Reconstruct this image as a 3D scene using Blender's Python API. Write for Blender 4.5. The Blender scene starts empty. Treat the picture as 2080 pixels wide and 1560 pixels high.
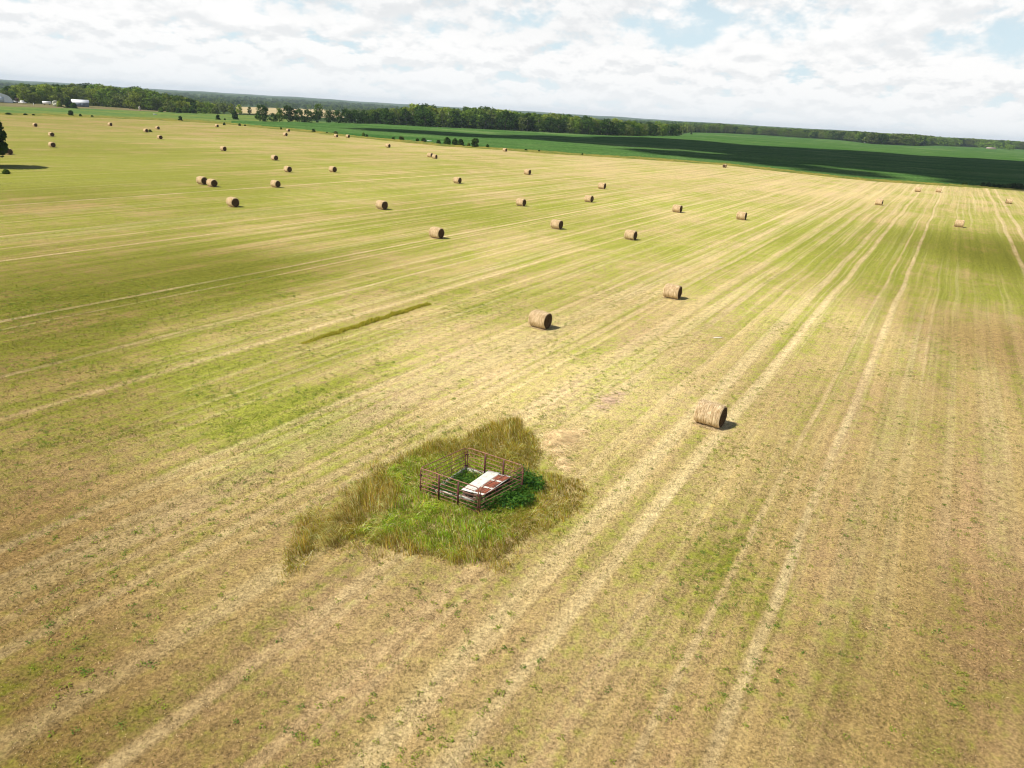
import bpy, math, random
import numpy as np
from mathutils import Matrix, Vector
sc = bpy.context.scene
R = math.radians
rng = np.random.default_rng(11)
random.seed(5)

# ------------------------------------------------------------------ camera
H = 17.0                                  # drone height over the hay field
F_PX, PITCH, ROLL = 1443.0, R(21.0356), R(3.53)
cam_d = bpy.data.cameras.new('camera'); cam = bpy.data.objects.new('camera', cam_d)
sc.collection.objects.link(cam); sc.camera = cam
cam_d.sensor_width = 36.0; cam_d.lens = 36.0 * F_PX / 2080.0
cam_d.clip_start = 0.5; cam_d.clip_end = 40000
_F = Vector((0, math.cos(PITCH), -math.sin(PITCH))); _U = Vector((0, math.sin(PITCH), math.cos(PITCH))); _R = Vector((1, 0, 0))
_r = math.cos(ROLL) * _R + math.sin(ROLL) * _U; _u = -math.sin(ROLL) * _R + math.cos(ROLL) * _U
cam.matrix_world = Matrix(((_r.x, _u.x, -_F.x, 0), (_r.y, _u.y, -_F.y, 0), (_r.z, _u.z, -_F.z, H), (0, 0, 0, 1)))

# ------------------------------------------------------------------ sun, sky, exposure
SUN_EL, SHADOW_AZ = 52.0, 20.0            # shadows run to +X, 20 degrees towards +Y
to_sun = Vector((-math.cos(R(SHADOW_AZ)) * math.cos(R(SUN_EL)), -math.sin(R(SHADOW_AZ)) * math.cos(R(SUN_EL)), math.sin(R(SUN_EL))))
sun_d = bpy.data.lights.new('sun', 'SUN'); sun = bpy.data.objects.new('sun', sun_d); sc.collection.objects.link(sun)
sun_d.energy = 4.6; sun_d.angle = R(0.53); sun_d.color = (1.0, 0.955, 0.87)
sun.rotation_euler = to_sun.to_track_quat('Z', 'Y').to_euler(); sun.location = (0, 0, 200)
sc.view_settings.view_transform = 'Standard'; sc.view_settings.look = 'None'
sc.view_settings.exposure = 0.50; sc.view_settings.gamma = 1.0
sc.cycles.max_bounces = 5; sc.cycles.diffuse_bounces = 2; sc.cycles.transmission_bounces = 3
sc.cycles.pixel_filter_type = 'BLACKMAN_HARRIS'; sc.cycles.filter_width = 1.05
sc.cycles.volume_bounces = 0; sc.cycles.transparent_max_bounces = 6

world = bpy.data.worlds.new('World'); sc.world = world; world.use_nodes = True
def sky_nodes():
    nt = world.node_tree; N = nt.nodes; L = nt.links; N.clear()
    out = N.new('ShaderNodeOutputWorld'); bg = N.new('ShaderNodeBackground'); bg.inputs[1].default_value = 0.06
    sky = N.new('ShaderNodeTexSky'); sky.sky_type = 'NISHITA'; sky.sun_disc = False
    sky.sun_elevation = R(SUN_EL); sky.sun_rotation = math.atan2(to_sun.x, to_sun.y)
    sky.air_density = 1.0; sky.dust_density = 1.2; sky.ozone_density = 1.5; sky.altitude = 100
    tc = N.new('ShaderNodeTexCoord'); sep = N.new('ShaderNodeSeparateXYZ'); L.new(tc.outputs['Generated'], sep.inputs[0])
    def m(op, a, b=None, c=None):
        n = N.new('ShaderNodeMath'); n.operation = op
        for i, v in enumerate((a, b, c)):
            if v is None: continue
            if isinstance(v, (int, float)): n.inputs[i].default_value = v
            else: L.new(v, n.inputs[i])
        return n.outputs[0]
    def ramp(v, a, b):
        n = N.new('ShaderNodeMapRange'); n.interpolation_type = 'SMOOTHSTEP'
        n.inputs[1].default_value = a; n.inputs[2].default_value = b; L.new(v, n.inputs[0]); return n.outputs[0]
    z = m('MAXIMUM', sep.outputs[2], 0.0)
    az = m('ARCTAN2', sep.outputs[0], sep.outputs[1])
    def fbm(u, v, dz, seed, rough, det=10.0):
        cb = N.new('ShaderNodeCombineXYZ'); L.new(m('MULTIPLY', az, u), cb.inputs[0]); L.new(m('MULTIPLY', m('ADD', z, dz), v), cb.inputs[1]); cb.inputs[2].default_value = seed
        n = N.new('ShaderNodeTexNoise'); n.inputs['Scale'].default_value = 1.0; n.inputs['Detail'].default_value = det
        n.inputs['Roughness'].default_value = rough; n.inputs['Distortion'].default_value = 0.0; L.new(cb.outputs[0], n.inputs['Vector']); return n.outputs[0]
    low = ramp(z, 0.115, 0.045)                                   # rows of cloud look smaller and flatter low down
    def dens(dz):
        hi_ = fbm(8.2, 15.0, dz, 2.3, .60); lo_ = fbm(17.0, 40.0, dz * .6, 6.1, .60)
        return m('ADD', m('MULTIPLY', hi_, m('SUBTRACT', 1.0, low)), m('MULTIPLY', lo_, low))
    d0 = dens(0.0); d1 = dens(0.013)
    cover = ramp(m('ADD', d0, m('MULTIPLY', low, .05)), 0.385, 0.495)
    shade = ramp(m('SUBTRACT', d1, d0), -0.04, 0.10)           # denser above = underside in shade
    big = ramp(fbm(4.2, 11.0, 0.0, 9.4, .55, 4.0), 0.46, 0.70)
    shade = m('ADD', m('MULTIPLY', shade, 0.70), m('MULTIPLY', m('MULTIPLY', big, ramp(z, 0.05, 0.17)), 0.75))
    cl = N.new('ShaderNodeMix'); cl.data_type = 'RGBA'; L.new(shade, cl.inputs[0])
    cl.inputs[6].default_value = (12.1, 12.05, 11.95, 1); cl.inputs[7].default_value = (9.3, 9.55, 9.75, 1)
    fade = m('MULTIPLY', cover, ramp(z, 0.36, 0.22))           # broken cloud stands low, the zenith is open
    mx = N.new('ShaderNodeMix'); mx.data_type = 'RGBA'; L.new(fade, mx.inputs[0])
    # clear sky between the clouds, whitened by haze low down
    hz = N.new('ShaderNodeMix'); hz.data_type = 'RGBA'; L.new(m('MULTIPLY', ramp(z, 0.34, 0.08), 0.85), hz.inputs[0])
    L.new(sky.outputs[0], hz.inputs[6]); hz.inputs[7].default_value = (8.9, 10.8, 11.7, 1)
    L.new(hz.outputs[2], mx.inputs[6]); L.new(cl.outputs[2], mx.inputs[7])
    lo = N.new('ShaderNodeMix'); lo.data_type = 'RGBA'; L.new(m('MULTIPLY', ramp(z, 0.075, 0.0), 0.72), lo.inputs[0])
    L.new(mx.outputs[2], lo.inputs[6]); lo.inputs[7].default_value = (11.1, 11.4, 11.55, 1)
    L.new(lo.outputs[2], bg.inputs[0]); L.new(bg.outputs[0], out.inputs[0])
sky_nodes()

# ------------------------------------------------------------------ helpers
def sstep(a, b, x):
    t = np.clip((np.asarray(x, float) - a) / (b - a), 0, 1); return t * t * (3 - 2 * t)

def terrain(x, y):
    """Flat farmland that dips into a valley left of centre and rises to low hills far away."""
    x = np.asarray(x, float); y = np.asarray(y, float)
    D = np.hypot(x, y); az = np.degrees(np.arctan2(x, y))
    left = 1 - sstep(2, 14, az)
    valley = -13.0 * sstep(640, 1500, D) * left
    hill = (13 + 4 * np.sin(az * 0.31 + 1.0) + 3 * np.sin(az * 0.83 + 2.0) + 2 * np.sin(az * 2.1)) * sstep(3000, 7800, D)
    hill = hill + 6 * np.sin(x / 900 + y / 1300) * np.sin(y / 700 + 1) * sstep(2200, 4500, D)
    return valley * (1 - 0.6 * sstep(2600, 6000, D)) + hill

def ray(px, py):
    x = (px - 1040) / F_PX; y = -(py - 780) / F_PX
    c, s = math.cos(ROLL), math.sin(ROLL)
    X, Y = x * c - y * s, x * s + y * c
    return np.array([X, math.cos(PITCH) + Y * math.sin(PITCH), -math.sin(PITCH) + Y * math.cos(PITCH)])
def at(px, py, z=0.0):
    d = ray(px, py); t = (z - H) / d[2]; p = d * t; return np.array([p[0], p[1], z])
def at_t(px, py):
    d = ray(px, py); ts = np.geomspace(20, 12000, 4000); P = d[None] * ts[:, None]
    hit = np.argmax(P[:, 2] + H <= terrain(P[:, 0], P[:, 1])); p = P[hit].copy(); p[2] = float(terrain(p[0], p[1])); return p
def horizon_y(px): return 160 + px * (64.0 / 1040)
def proj(P):
    P = np.atleast_2d(P).astype(float).copy(); P[:, 2] -= H
    fw = np.array(_F); up = np.array(_U)
    Z = P @ fw; x = P[:, 0] / Z; y = (P @ up) / Z
    c, s = math.cos(ROLL), math.sin(ROLL)
    return np.c_[1040 + F_PX * (x * c + y * s), 780 - F_PX * (-x * s + y * c)]

def mesh_np(name, V, faces, cols=None, smooth=False):
    """faces: list of (n,k) int arrays."""
    if isinstance(faces, np.ndarray): faces = [faces]
    me = bpy.data.meshes.new(name); V = np.asarray(V, np.float32)
    loops = np.concatenate([f.ravel() for f in faces]).astype(np.int32)
    tot = np.concatenate([np.full(len(f), f.shape[1], np.int32) for f in faces])
    start = np.concatenate([[0], np.cumsum(tot)[:-1]]).astype(np.int32)
    me.vertices.add(len(V)); me.vertices.foreach_set('co', V.ravel())
    me.loops.add(len(loops)); me.loops.foreach_set('vertex_index', loops)
    me.polygons.add(len(tot)); me.polygons.foreach_set('loop_start', start)
    try: me.polygons.foreach_set('loop_total', tot)
    except Exception: pass
    me.update(calc_edges=True)
    if cols is not None:
        for an, c in cols.items():
            a = me.color_attributes.new(an, 'FLOAT_COLOR', 'POINT')
            c = np.c_[c, np.ones(len(V))].astype(np.float32); a.data.foreach_set('color', c.ravel())
    if smooth: me.polygons.foreach_set('use_smooth', np.ones(len(tot), bool))
    me.validate(); return me
def obj(name, me, mat=None, parent=None, loc=None):
    o = bpy.data.objects.new(name, me); sc.collection.objects.link(o)
    if mat is not None and me is not None and not me.materials: me.materials.append(mat)
    if parent is not None: o.parent = parent
    if loc is not None: o.location = loc
    return o
def empty(name, loc, rz=0.0):
    o = bpy.data.objects.new(name, None); sc.collection.objects.link(o); o.location = loc; o.rotation_euler = (0, 0, rz)
    o.empty_display_size = 0.5; return o
def tag(o, label=None, cat=None, group=None, kind=None):
    if label: o['label'] = label
    if cat: o['category'] = cat
    if group: o['group'] = group
    if kind: o['kind'] = kind
    return o

class MB:
    def __init__(self): self.v = []; self.f4 = []; self.f3 = []; self.n = 0
    def add(self, V, f4=None, f3=None):
        V = np.asarray(V, float)
        if f4 is not None and len(f4): self.f4.append(np.asarray(f4) + self.n)
        if f3 is not None and len(f3): self.f3.append(np.asarray(f3) + self.n)
        self.v.append(V); self.n += len(V); return self
    def box(self, c, s, rz=0.0):
        V = np.array([[x, y, z] for x in (-.5, .5) for y in (-.5, .5) for z in (-.5, .5)]) * np.array(s)
        ca, sa = math.cos(rz), math.sin(rz)
        V = np.c_[V[:, 0] * ca - V[:, 1] * sa, V[:, 0] * sa + V[:, 1] * ca, V[:, 2]] + np.array(c)
        return self.add(V, [[0, 1, 3, 2], [4, 6, 7, 5], [0, 4, 5, 1], [2, 3, 7, 6], [0, 2, 6, 4], [1, 5, 7, 3]])
    def tube(self, pts, rad, k=7, cap=True):
        pts = np.asarray(pts, float); rad = np.broadcast_to(rad, len(pts)); rings = []
        for i, p in enumerate(pts):
            d = pts[min(i + 1, len(pts) - 1)] - pts[max(i - 1, 0)]; d = d / np.linalg.norm(d)
            a = np.cross(d, [0, 0, 1.0]) if abs(d[2]) < .95 else np.cross(d, [1.0, 0, 0]); a /= np.linalg.norm(a); b = np.cross(d, a)
            th = np.arange(k) * 2 * math.pi / k
            rings.append(p + rad[i] * (np.cos(th)[:, None] * a + np.sin(th)[:, None] * b))
        V = np.vstack(rings); f = []
        for i in range(len(pts) - 1):
            for j in range(k):
                f.append([i * k + j, i * k + (j + 1) % k, (i + 1) * k + (j + 1) % k, (i + 1) * k + j])
        f3 = []
        if cap:
            n0 = len(V); V = np.vstack([V, pts[0], pts[-1]])
            for j in range(k):
                f3.append([n0, (j + 1) % k, j]); b0 = (len(pts) - 1) * k; f3.append([n0 + 1, b0 + j, b0 + (j + 1) % k])
        return self.add(V, f, f3)
    def mesh(self, name, smooth=False, cols=None):
        fs = []
        if self.f4: fs.append(np.vstack(self.f4))
        if self.f3: fs.append(np.vstack(self.f3))
        return mesh_np(name, np.vstack(self.v), fs, cols, smooth)

# ------------------------------------------------------------------ material helpers
class NT:
    def __init__(self, tree): self.t = tree; self.N = tree.nodes; self.L = tree.links
    def new(self, ty, **kw):
        n = self.N.new(ty)
        for k, v in kw.items(): setattr(n, k, v)
        return n
    def put(self, sock, v):
        if v is None: return
        if isinstance(v, (int, float)): sock.default_value = v
        elif isinstance(v, (tuple, list)):
            sock.default_value = tuple(v) if len(v) == len(sock.default_value) else tuple(v) + (1.0,)
        else: self.L.new(v, sock)
    def m(self, op, a, b=None, c=None, clamp=False):
        n = self.new('ShaderNodeMath', operation=op, use_clamp=clamp)
        for i, v in enumerate((a, b, c)): self.put(n.inputs[i], v)
        return n.outputs[0]
    def ramp(self, v, a, b, lo=0.0, hi=1.0):
        n = self.new('ShaderNodeMapRange', interpolation_type='SMOOTHSTEP')
        self.put(n.inputs[0], v)
        for i, q in enumerate((a, b, lo, hi)): n.inputs[i + 1].default_value = q
        return n.outputs[0]
    def noise(self, vec, scale, detail=4.0, rough=0.55, dist=0.0):
        n = self.new('ShaderNodeTexNoise'); self.put(n.inputs['Vector'], vec)
        n.inputs['Scale'].default_value = scale; n.inputs['Detail'].default_value = detail
        n.inputs['Roughness'].default_value = rough; n.inputs['Distortion'].default_value = dist; return n.outputs[0]
    def mix(self, f, a, b, mode='MIX'):
        n = self.new('ShaderNodeMix', data_type='RGBA', blend_type=mode)
        self.put(n.inputs[0], f); self.put(n.inputs[6], a); self.put(n.inputs[7], b); return n.outputs[2]
    def xyz(self, x, y, z=0.0):
        n = self.new('ShaderNodeCombineXYZ'); self.put(n.inputs[0], x); self.put(n.inputs[1], y); self.put(n.inputs[2], z); return n.outputs[0]
    def scale(self, col, f):
        n = self.new('ShaderNodeVectorMath', operation='SCALE'); self.put(n.inputs[0], col); self.put(n.inputs['Scale'], f); return n.outputs[0]
def material(name):
    ma = bpy.data.materials.new(name); ma.use_nodes = True; t = NT(ma.node_tree); t.N.clear()
    out = t.new('ShaderNodeOutputMaterial'); return ma, t, out
def surf(t, out, col, rough=0.9, spec=0.15, bump=None, bstr=0.5, bdist=0.05, metal=0.0):
    b = t.new('ShaderNodeBsdfPrincipled'); t.put(b.inputs['Base Color'], col); t.put(b.inputs['Roughness'], rough)
    b.inputs['Specular IOR Level'].default_value = spec; t.put(b.inputs['Metallic'], metal)
    if bump is not None:
        n = t.new('ShaderNodeBump'); n.inputs['Strength'].default_value = bstr; n.inputs['Distance'].default_value = bdist
        t.put(n.inputs['Height'], bump); t.L.new(n.outputs[0], b.inputs['Normal'])
    t.L.new(b.outputs[0], out.inputs[0]); return b
def leafy(t, out, col, trans=0.3, rough=None):
    d = t.new('ShaderNodeBsdfDiffuse'); t.put(d.inputs[0], col)
    tr = t.new('ShaderNodeBsdfTranslucent'); t.put(tr.inputs[0], col)
    mx = t.new('ShaderNodeMixShader'); mx.inputs[0].default_value = trans
    t.L.new(d.outputs[0], mx.inputs[1]); t.L.new(tr.outputs[0], mx.inputs[2]); t.L.new(mx.outputs[0], out.inputs[0])
def painted(name, col, var=0.15, rough=0.6, scale=3.0, dirt=None, metal=0.0, coords='Object', spec=0.3):
    ma, t, out = material(name); tc = t.new('ShaderNodeTexCoord').outputs[coords]
    n = t.noise(tc, scale, 6, 0.6); c = t.scale(col, t.ramp(n, 0.3, 0.7, 1 - var, 1 + var))
    if dirt is not None: c = t.mix(t.ramp(t.noise(tc, scale * 1.7 + 1.3, 5, 0.65), 0.52, 0.70), c, dirt)
    surf(t, out, c, rough, spec, bump=n, bstr=0.15, bdist=0.02, metal=metal); return ma

# ------------------------------------------------------------------ the hay field: colour, streaks, tracks
TR = R(29.8)                                 # mowing direction, clockwise from +Y
TS = (math.cos(TR), -math.sin(TR)); TT = (math.sin(TR), math.cos(TR))
def s_of(px, py):
    p = at(px, py); return p[0] * TS[0] + p[1] * TS[1]
# wheel tracks and pale raked lines of straw: (pixel on the line, half width m, strength)
TRACKS = [((1760, 760), 0.30, 1.0), ((1700, 760), 0.20, 0.55), ((1560, 760), 0.34, 0.85), ((1490, 760), 0.33, 0.70),
          ((1410, 760), 0.30, 0.45), ((1330, 740), 0.42, 0.6), ((1250, 720), 0.35, 0.5), ((1170, 700), 0.4, 0.5),
          ((2060, 450), 0.45, 0.9), ((2035, 450), 0.45, 0.7), ((940, 1350), 0.28, 0.62), ((1010, 1400), 0.26, 0.6), ((860, 1440), .3, .35),
          ((0, 530), 0.36, 0.75), ((0, 505), 0.34, 0.55), ((0, 418), 0.7, 0.7), ((250, 605), 0.35, 0.85), ((250, 620), 0.25, 0.5),
          ((300, 690), 0.35, 0.4), ((0, 480), 0.5, 0.5), ((380, 740), 0.3, 0.4), ((1000, 730), 0.35, 0.5), ((900, 730), 0.4, 0.5),
          ((1080, 720), 0.3, 0.45), ((760, 830), 0.35, 0.4), ((640, 880), 0.3, 0.45), ((1640, 480), 0.7, 0.5), ((1560, 470), 0.8, 0.5)]
CTRL = [(100, 1450, .22, .22), (400, 1500, .16, .36), (1000, 1450, .04, .58), (1400, 1480, .05, .50), (1800, 1450, .08, .40), (2040, 1300, .10, .36),
        (1950, 1000, .07, .56), (1700, 1150, .14, .56), (1480, 1150, .50, .50), (1850, 900, .10, .62), (1250, 1250, .14, .68), (1350, 1000, .30, .76), (300, 1000, .18, .46), (60, 1100, .28, .28),
        (700, 1250, .04, .62), (500, 1180, .08, .52), (150, 850, .42, .42), (150, 600, .62, .30), (450, 560, .64, .32), (500, 700, .40, .70), (30, 700, .60, .34), (100, 400, .55, .46),
        (550, 860, .80, .74), (420, 930, .40, .72), (900, 720, .22, .95), (700, 640, .40, .78), (1200, 800, .26, 1.0), (1100, 500, .40, .86), (1500, 500, .58, .88), (1450, 430, .46, .92),
        (1620, 640, .30, .95), (1750, 520, .72, .66), (1750, 700, .12, .82), (1950, 600, .45, .62), (1950, 800, .14, .62), (2050, 520, .85, .30), (2050, 700, .4, .42), (700, 400, .56, .76), (300, 330, .68, .62),
        (150, 300, .68, .54), (600, 300, .42, .70), (900, 300, .30, .78), (1300, 350, .22, .88), (1700, 390, .12, .95), (1900, 430, .42, .8), (100, 362, .95, .60), (880, 430, .62, .66),
        (150, 250, .44, .52), (400, 262, .36, .60), (1000, 380, .46, .78), (200, 440, .5, .62), (620, 460, .48, .72), (430, 380, .70, .58), (800, 350, .5, .74)]
_cw = np.array([at(a, b)[:2] for a, b, _, _ in CTRL]); _cv = np.array([(g, b) for _, _, g, b in CTRL])
def _pl(x, y):
    D = np.maximum(np.hypot(x, y), 6); return np.stack([np.arctan2(x, np.maximum(y, 1)) * 2.2, np.log(D) * 1.6], -1)
_cp = _pl(_cw[:, 0], _cw[:, 1])
def macro(x, y):
    """How green and how pale the sward is at a spot of the field, uneven light and lens falloff painted in (patches measured from the photograph)."""
    p = _pl(np.asarray(x, float), np.asarray(y, float)); out = np.zeros(p.shape[:-1] + (2,)); w = np.zeros(p.shape[:-1])
    for c, v in zip(_cp, _cv):
        k = 1.0 / (((p - c) ** 2).sum(-1) + 0.006) ** 1.6; out += k[..., None] * v; w += k
    return out / w[..., None]

def field_group():
    g = bpy.data.node_groups.new('sward_colour', 'ShaderNodeTree')
    g.interface.new_socket('Colour', in_out='OUTPUT', socket_type='NodeSocketColor')
    g.interface.new_socket('Height', in_out='OUTPUT', socket_type='NodeSocketFloat')
    t = NT(g); go = t.new('NodeGroupOutput'); geo = t.new('ShaderNodeNewGeometry')
    pos = geo.outputs['Position']; sp = t.new('ShaderNodeSeparateXYZ'); t.L.new(pos, sp.inputs[0]); X, Y = sp.outputs[0], sp.outputs[1]
    flat = t.xyz(X, Y)
    at_ = t.new('ShaderNodeAttribute', attribute_name='macro'); ms = t.new('ShaderNodeSeparateColor'); t.L.new(at_.outputs['Color'], ms.inputs[0])
    G, P = ms.outputs[0], ms.outputs[1]
    s = t.m('ADD', t.m('MULTIPLY', X, TS[0]), t.m('MULTIPLY', Y, TS[1])); tt = t.m('ADD', t.m('MULTIPLY', X, TT[0]), t.m('MULTIPLY', Y, TT[1]))
    wob = t.m('MULTIPLY', t.m('SUBTRACT', t.noise(t.xyz(t.m('MULTIPLY', s, .004), t.m('MULTIPLY', tt, .022)), 1.0, 2), .5), 1.3)
    sw = t.m('ADD', s, wob)
    st1 = t.noise(t.xyz(t.m('MULTIPLY', sw, .75), t.m('MULTIPLY', tt, .010)), 1.0, 4, .6)
    st2 = t.noise(t.xyz(t.m('MULTIPLY', sw, 3.2), t.m('MULTIPLY', tt, .07), 4.0), 1.0, 3, .6)
    pa = t.noise(flat, .055, 5, .6); pb = t.noise(flat, .42, 5, .62); pc = t.noise(flat, 2.3, 5, .65); pd = t.noise(flat, 9.0, 5, .75)
    # anisotropic medium patches, drawn out along the mowing direction
    pe = t.noise(t.xyz(t.m('MULTIPLY', sw, .30), t.m('MULTIPLY', tt, .045), 7.0), 1.0, 5, .62)
    brk = t.ramp(t.noise(t.xyz(t.m('MULTIPLY', s, .35), t.m('MULTIPLY', tt, .12), 2.0), 1.0, 4, .6), .40, .62)
    trk = None
    for (q, hw, stg) in TRACKS:
        d = t.m('ABSOLUTE', t.m('SUBTRACT', sw, s_of(*q) + 0.0))
        b = t.ramp(d, 0.25 * hw, 1.15 * hw, stg, 0.0); trk = b if trk is None else t.m('MAXIMUM', trk, b)
    edge = t.m('ADD', .45, t.m('MULTIPLY', pc, 1.15))
    trk = t.m('MULTIPLY', t.m('MULTIPLY', trk, t.m('ADD', .48, t.m('MULTIPLY', brk, .52))), edge, clamp=True)
    gr = t.m('ADD', t.m('ADD', G, .11), t.m('MULTIPLY', t.m('SUBTRACT', pb, .5), 1.0))
    gr = t.m('ADD', gr, t.m('MULTIPLY', t.m('SUBTRACT', pa, .5), 1.5)); gr = t.m('ADD', gr, t.m('MULTIPLY', t.m('SUBTRACT', pc, .5), 1.5))
    gr = t.m('ADD', gr, t.m('MULTIPLY', t.m('SUBTRACT', st1, .5), -1.15)); gr = t.m('ADD', gr, t.m('MULTIPLY', t.m('SUBTRACT', pe, .5), .9))
    gr = t.m('SUBTRACT', gr, t.m('MULTIPLY', trk, .7), clamp=True)
    straw = t.mix(P, (.275, .158, .040), (.49, .385, .170)); olive = t.mix(P, (.155, .148, .010), (.315, .330, .055))
    straw = t.mix(t.ramp(pe, .42, .66), straw, t.mix(P, (.305, .172, .055), (.48, .35, .185)))
    c = t.mix(t.ramp(gr, .12, .88), straw, olive)
    # fine raked lines left by the baler, strongest where the sward is pale
    st3 = t.ramp(t.noise(t.xyz(t.m('MULTIPLY', sw, 1.55), t.m('MULTIPLY', tt, .009), 11.0), 1.0, 2, .5), .50, .66)
    c = t.mix(t.m('MULTIPLY', t.m('MULTIPLY', st3, t.ramp(P, .30, .85)), t.m('MULTIPLY', edge, .42)), c, (.56, .455, .235))
    c = t.mix(t.m('MULTIPLY', trk, .72), c, (.58, .465, .24))
    lum = t.m('ADD', .10, t.m('ADD', t.m('MULTIPLY', t.ramp(pd, .32, .68), .76), t.m('ADD', t.m('MULTIPLY', t.ramp(pc, .28, .72), .46), t.m('MULTIPLY', st2, .50))))
    lum = t.m('MULTIPLY', lum, t.m('ADD', .50, t.m('MULTIPLY', P, .66)))  # patch brightness: sward tone plus view-angle light and vignette put into the colour
    lum = t.m('MULTIPLY', lum, t.m('ADD', .72, t.m('MULTIPLY', st1, .56)))
    t.L.new(t.scale(c, lum), go.inputs[0])
    t.L.new(t.m('ADD', t.m('MULTIPLY', pd, .6), t.m('ADD', t.m('MULTIPLY', pc, .8), t.m('MULTIPLY', st1, .8))), go.inputs[1]); return g
SWARD = field_group()
ma_hay, t, out = material('mown_hay_field'); gn = t.new('ShaderNodeGroup'); gn.node_tree = SWARD
surf(t, out, gn.outputs[0], 0.95, 0.05, bump=gn.outputs[1], bstr=0.55, bdist=0.09)
# blades use the same sward colour, each with a tint of its own (attribute: r brightness, g greenness, b straw)
ma_blade, t, out = material('mown_grass_blade'); gn = t.new('ShaderNodeGroup'); gn.node_tree = SWARD
ta = t.new('ShaderNodeAttribute', attribute_name='tint'); tsn = t.new('ShaderNodeSeparateColor'); t.L.new(ta.outputs['Color'], tsn.inputs[0])
c = t.mix(tsn.outputs[1], gn.outputs[0], (.16, .215, .022)); c = t.mix(tsn.outputs[2], c, (.55, .42, .24)); c = t.scale(c, t.m('MULTIPLY', tsn.outputs[0], 2.0))
leafy(t, out, c, 0.2)
# grass with its colour carried per blade
ma_grass, t, out = material('tall_grass_blade'); ta = t.new('ShaderNodeAttribute', attribute_name='tint'); leafy(t, out, ta.outputs['Color'], 0.45)

ma_loose, t, out = material('loose_hay'); ta = t.new('ShaderNodeAttribute', attribute_name='tint'); surf(t, out, ta.outputs['Color'], .9, .1)

# ------------------------------------------------------------------ ground sheets
def interp(pts, x): 
    p = np.array(pts, float); return np.interp(x, p[:, 0], p[:, 1])
HAY_EDGE = [(-400, 220), (-150, 228), (0, 233), (145, 237), (300, 243), (430, 250), (480, 254), (545, 261), (640, 270), (700, 277), (800, 287), (900, 297),
            (1000, 303), (1100, 311), (1250, 320), (1470, 335), (1600, 350), (1770, 368), (1900, 376), (2080, 387), (2500, 416)]
BEAN_FAR = [(470, 247), (531, 248), (600, 249), (660, 250), (744, 252), (800, 254), (860, 258), (1000, 264), (1180, 273), (1240, 276), (1380, 276),
            (1396, 269), (1473, 271), (1550, 275), (1625, 280), (1707, 285), (1769, 293), (1861, 297), (1892, 296), (2080, 304), (2500, 330)]
PASTURE_FAR = [(-400, 208), (0, 216), (96, 219), (200, 221), (276, 225), (343, 228), (444, 231), (523, 234), (560, 240), (640, 246), (760, 252)]

def strip(name, xs, near, far, n, mat, lift=0.0, terr=True, bumps=0.0, macro_attr=False):
    rows = []
    for x in xs:
        a = at(x, near(x)); b = at(x, far(x))
        f = np.linspace(0, 1, n)[:, None]; rows.append(a * (1 - f) + b * f)
    V = np.array(rows); m_, n_ = V.shape[:2]
    V[..., 2] = lift + (terrain(V[..., 0], V[..., 1]) if terr else 0)
    if bumps: V[..., 2] += rng.uniform(0, bumps, (m_, n_))
    V[:, 0, 2] = .015 + (lift > .3) * .0; V[:, -1, 2] = np.minimum(V[:, -1, 2], .02 + (V[:, -1, 2] if lift < .1 and not bumps else 0))
    idx = np.arange(m_ * n_).reshape(m_, n_)
    Fq = np.stack([idx[:-1, :-1], idx[1:, :-1], idx[1:, 1:], idx[:-1, 1:]], -1).reshape(-1, 4)
    V = V.reshape(-1, 3); return obj(name, mesh_np(name, V, Fq), mat)

# whole ground to the horizon
ma_ground, t, out = material('distant_land'); geo = t.new('ShaderNodeNewGeometry'); pos = geo.outputs['Position']
n1 = t.noise(pos, .0035, 6, .6); n2 = t.noise(pos, .03, 6, .65); n3 = t.noise(pos, .4, 4, .6)
c = t.mix(t.ramp(n2, .35, .65), (.022, .048, .016), (.055, .090, .024)); c = t.mix(t.ramp(n1, .58, .64), c, (.16, .17, .045))
c = t.scale(c, t.ramp(n3, .3, .7, .75, 1.25)); surf(t, out, c, .95, .05, bump=n2, bstr=.8, bdist=6.0)
Dg = np.concatenate([[0.0, 4, 10, 20, 40, 80, 160, 300, 450], np.linspace(600, 3000, 26), np.geomspace(3200, 16000, 26)])
Ag = np.radians(np.concatenate([np.linspace(-180, -62, 24, endpoint=False), np.linspace(-62, 62, 160, endpoint=False), np.linspace(62, 180, 24, endpoint=False)]))
DD, AA = np.meshgrid(Dg, Ag, indexing='ij'); gx, gy = DD * np.sin(AA), DD * np.cos(AA); gz = terrain(gx, gy) - 0.06
idx = np.arange(DD.size).reshape(DD.shape); ix2 = np.roll(idx, -1, 1)
Fq = np.stack([idx[:-1], ix2[:-1], ix2[1:], idx[1:]], -1).reshape(-1, 4)
tag(obj('ground', mesh_np('ground', np.c_[gx.ravel(), gy.ravel(), gz.ravel()], Fq[:, ::-1], smooth=True), ma_ground), kind='structure')

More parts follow.
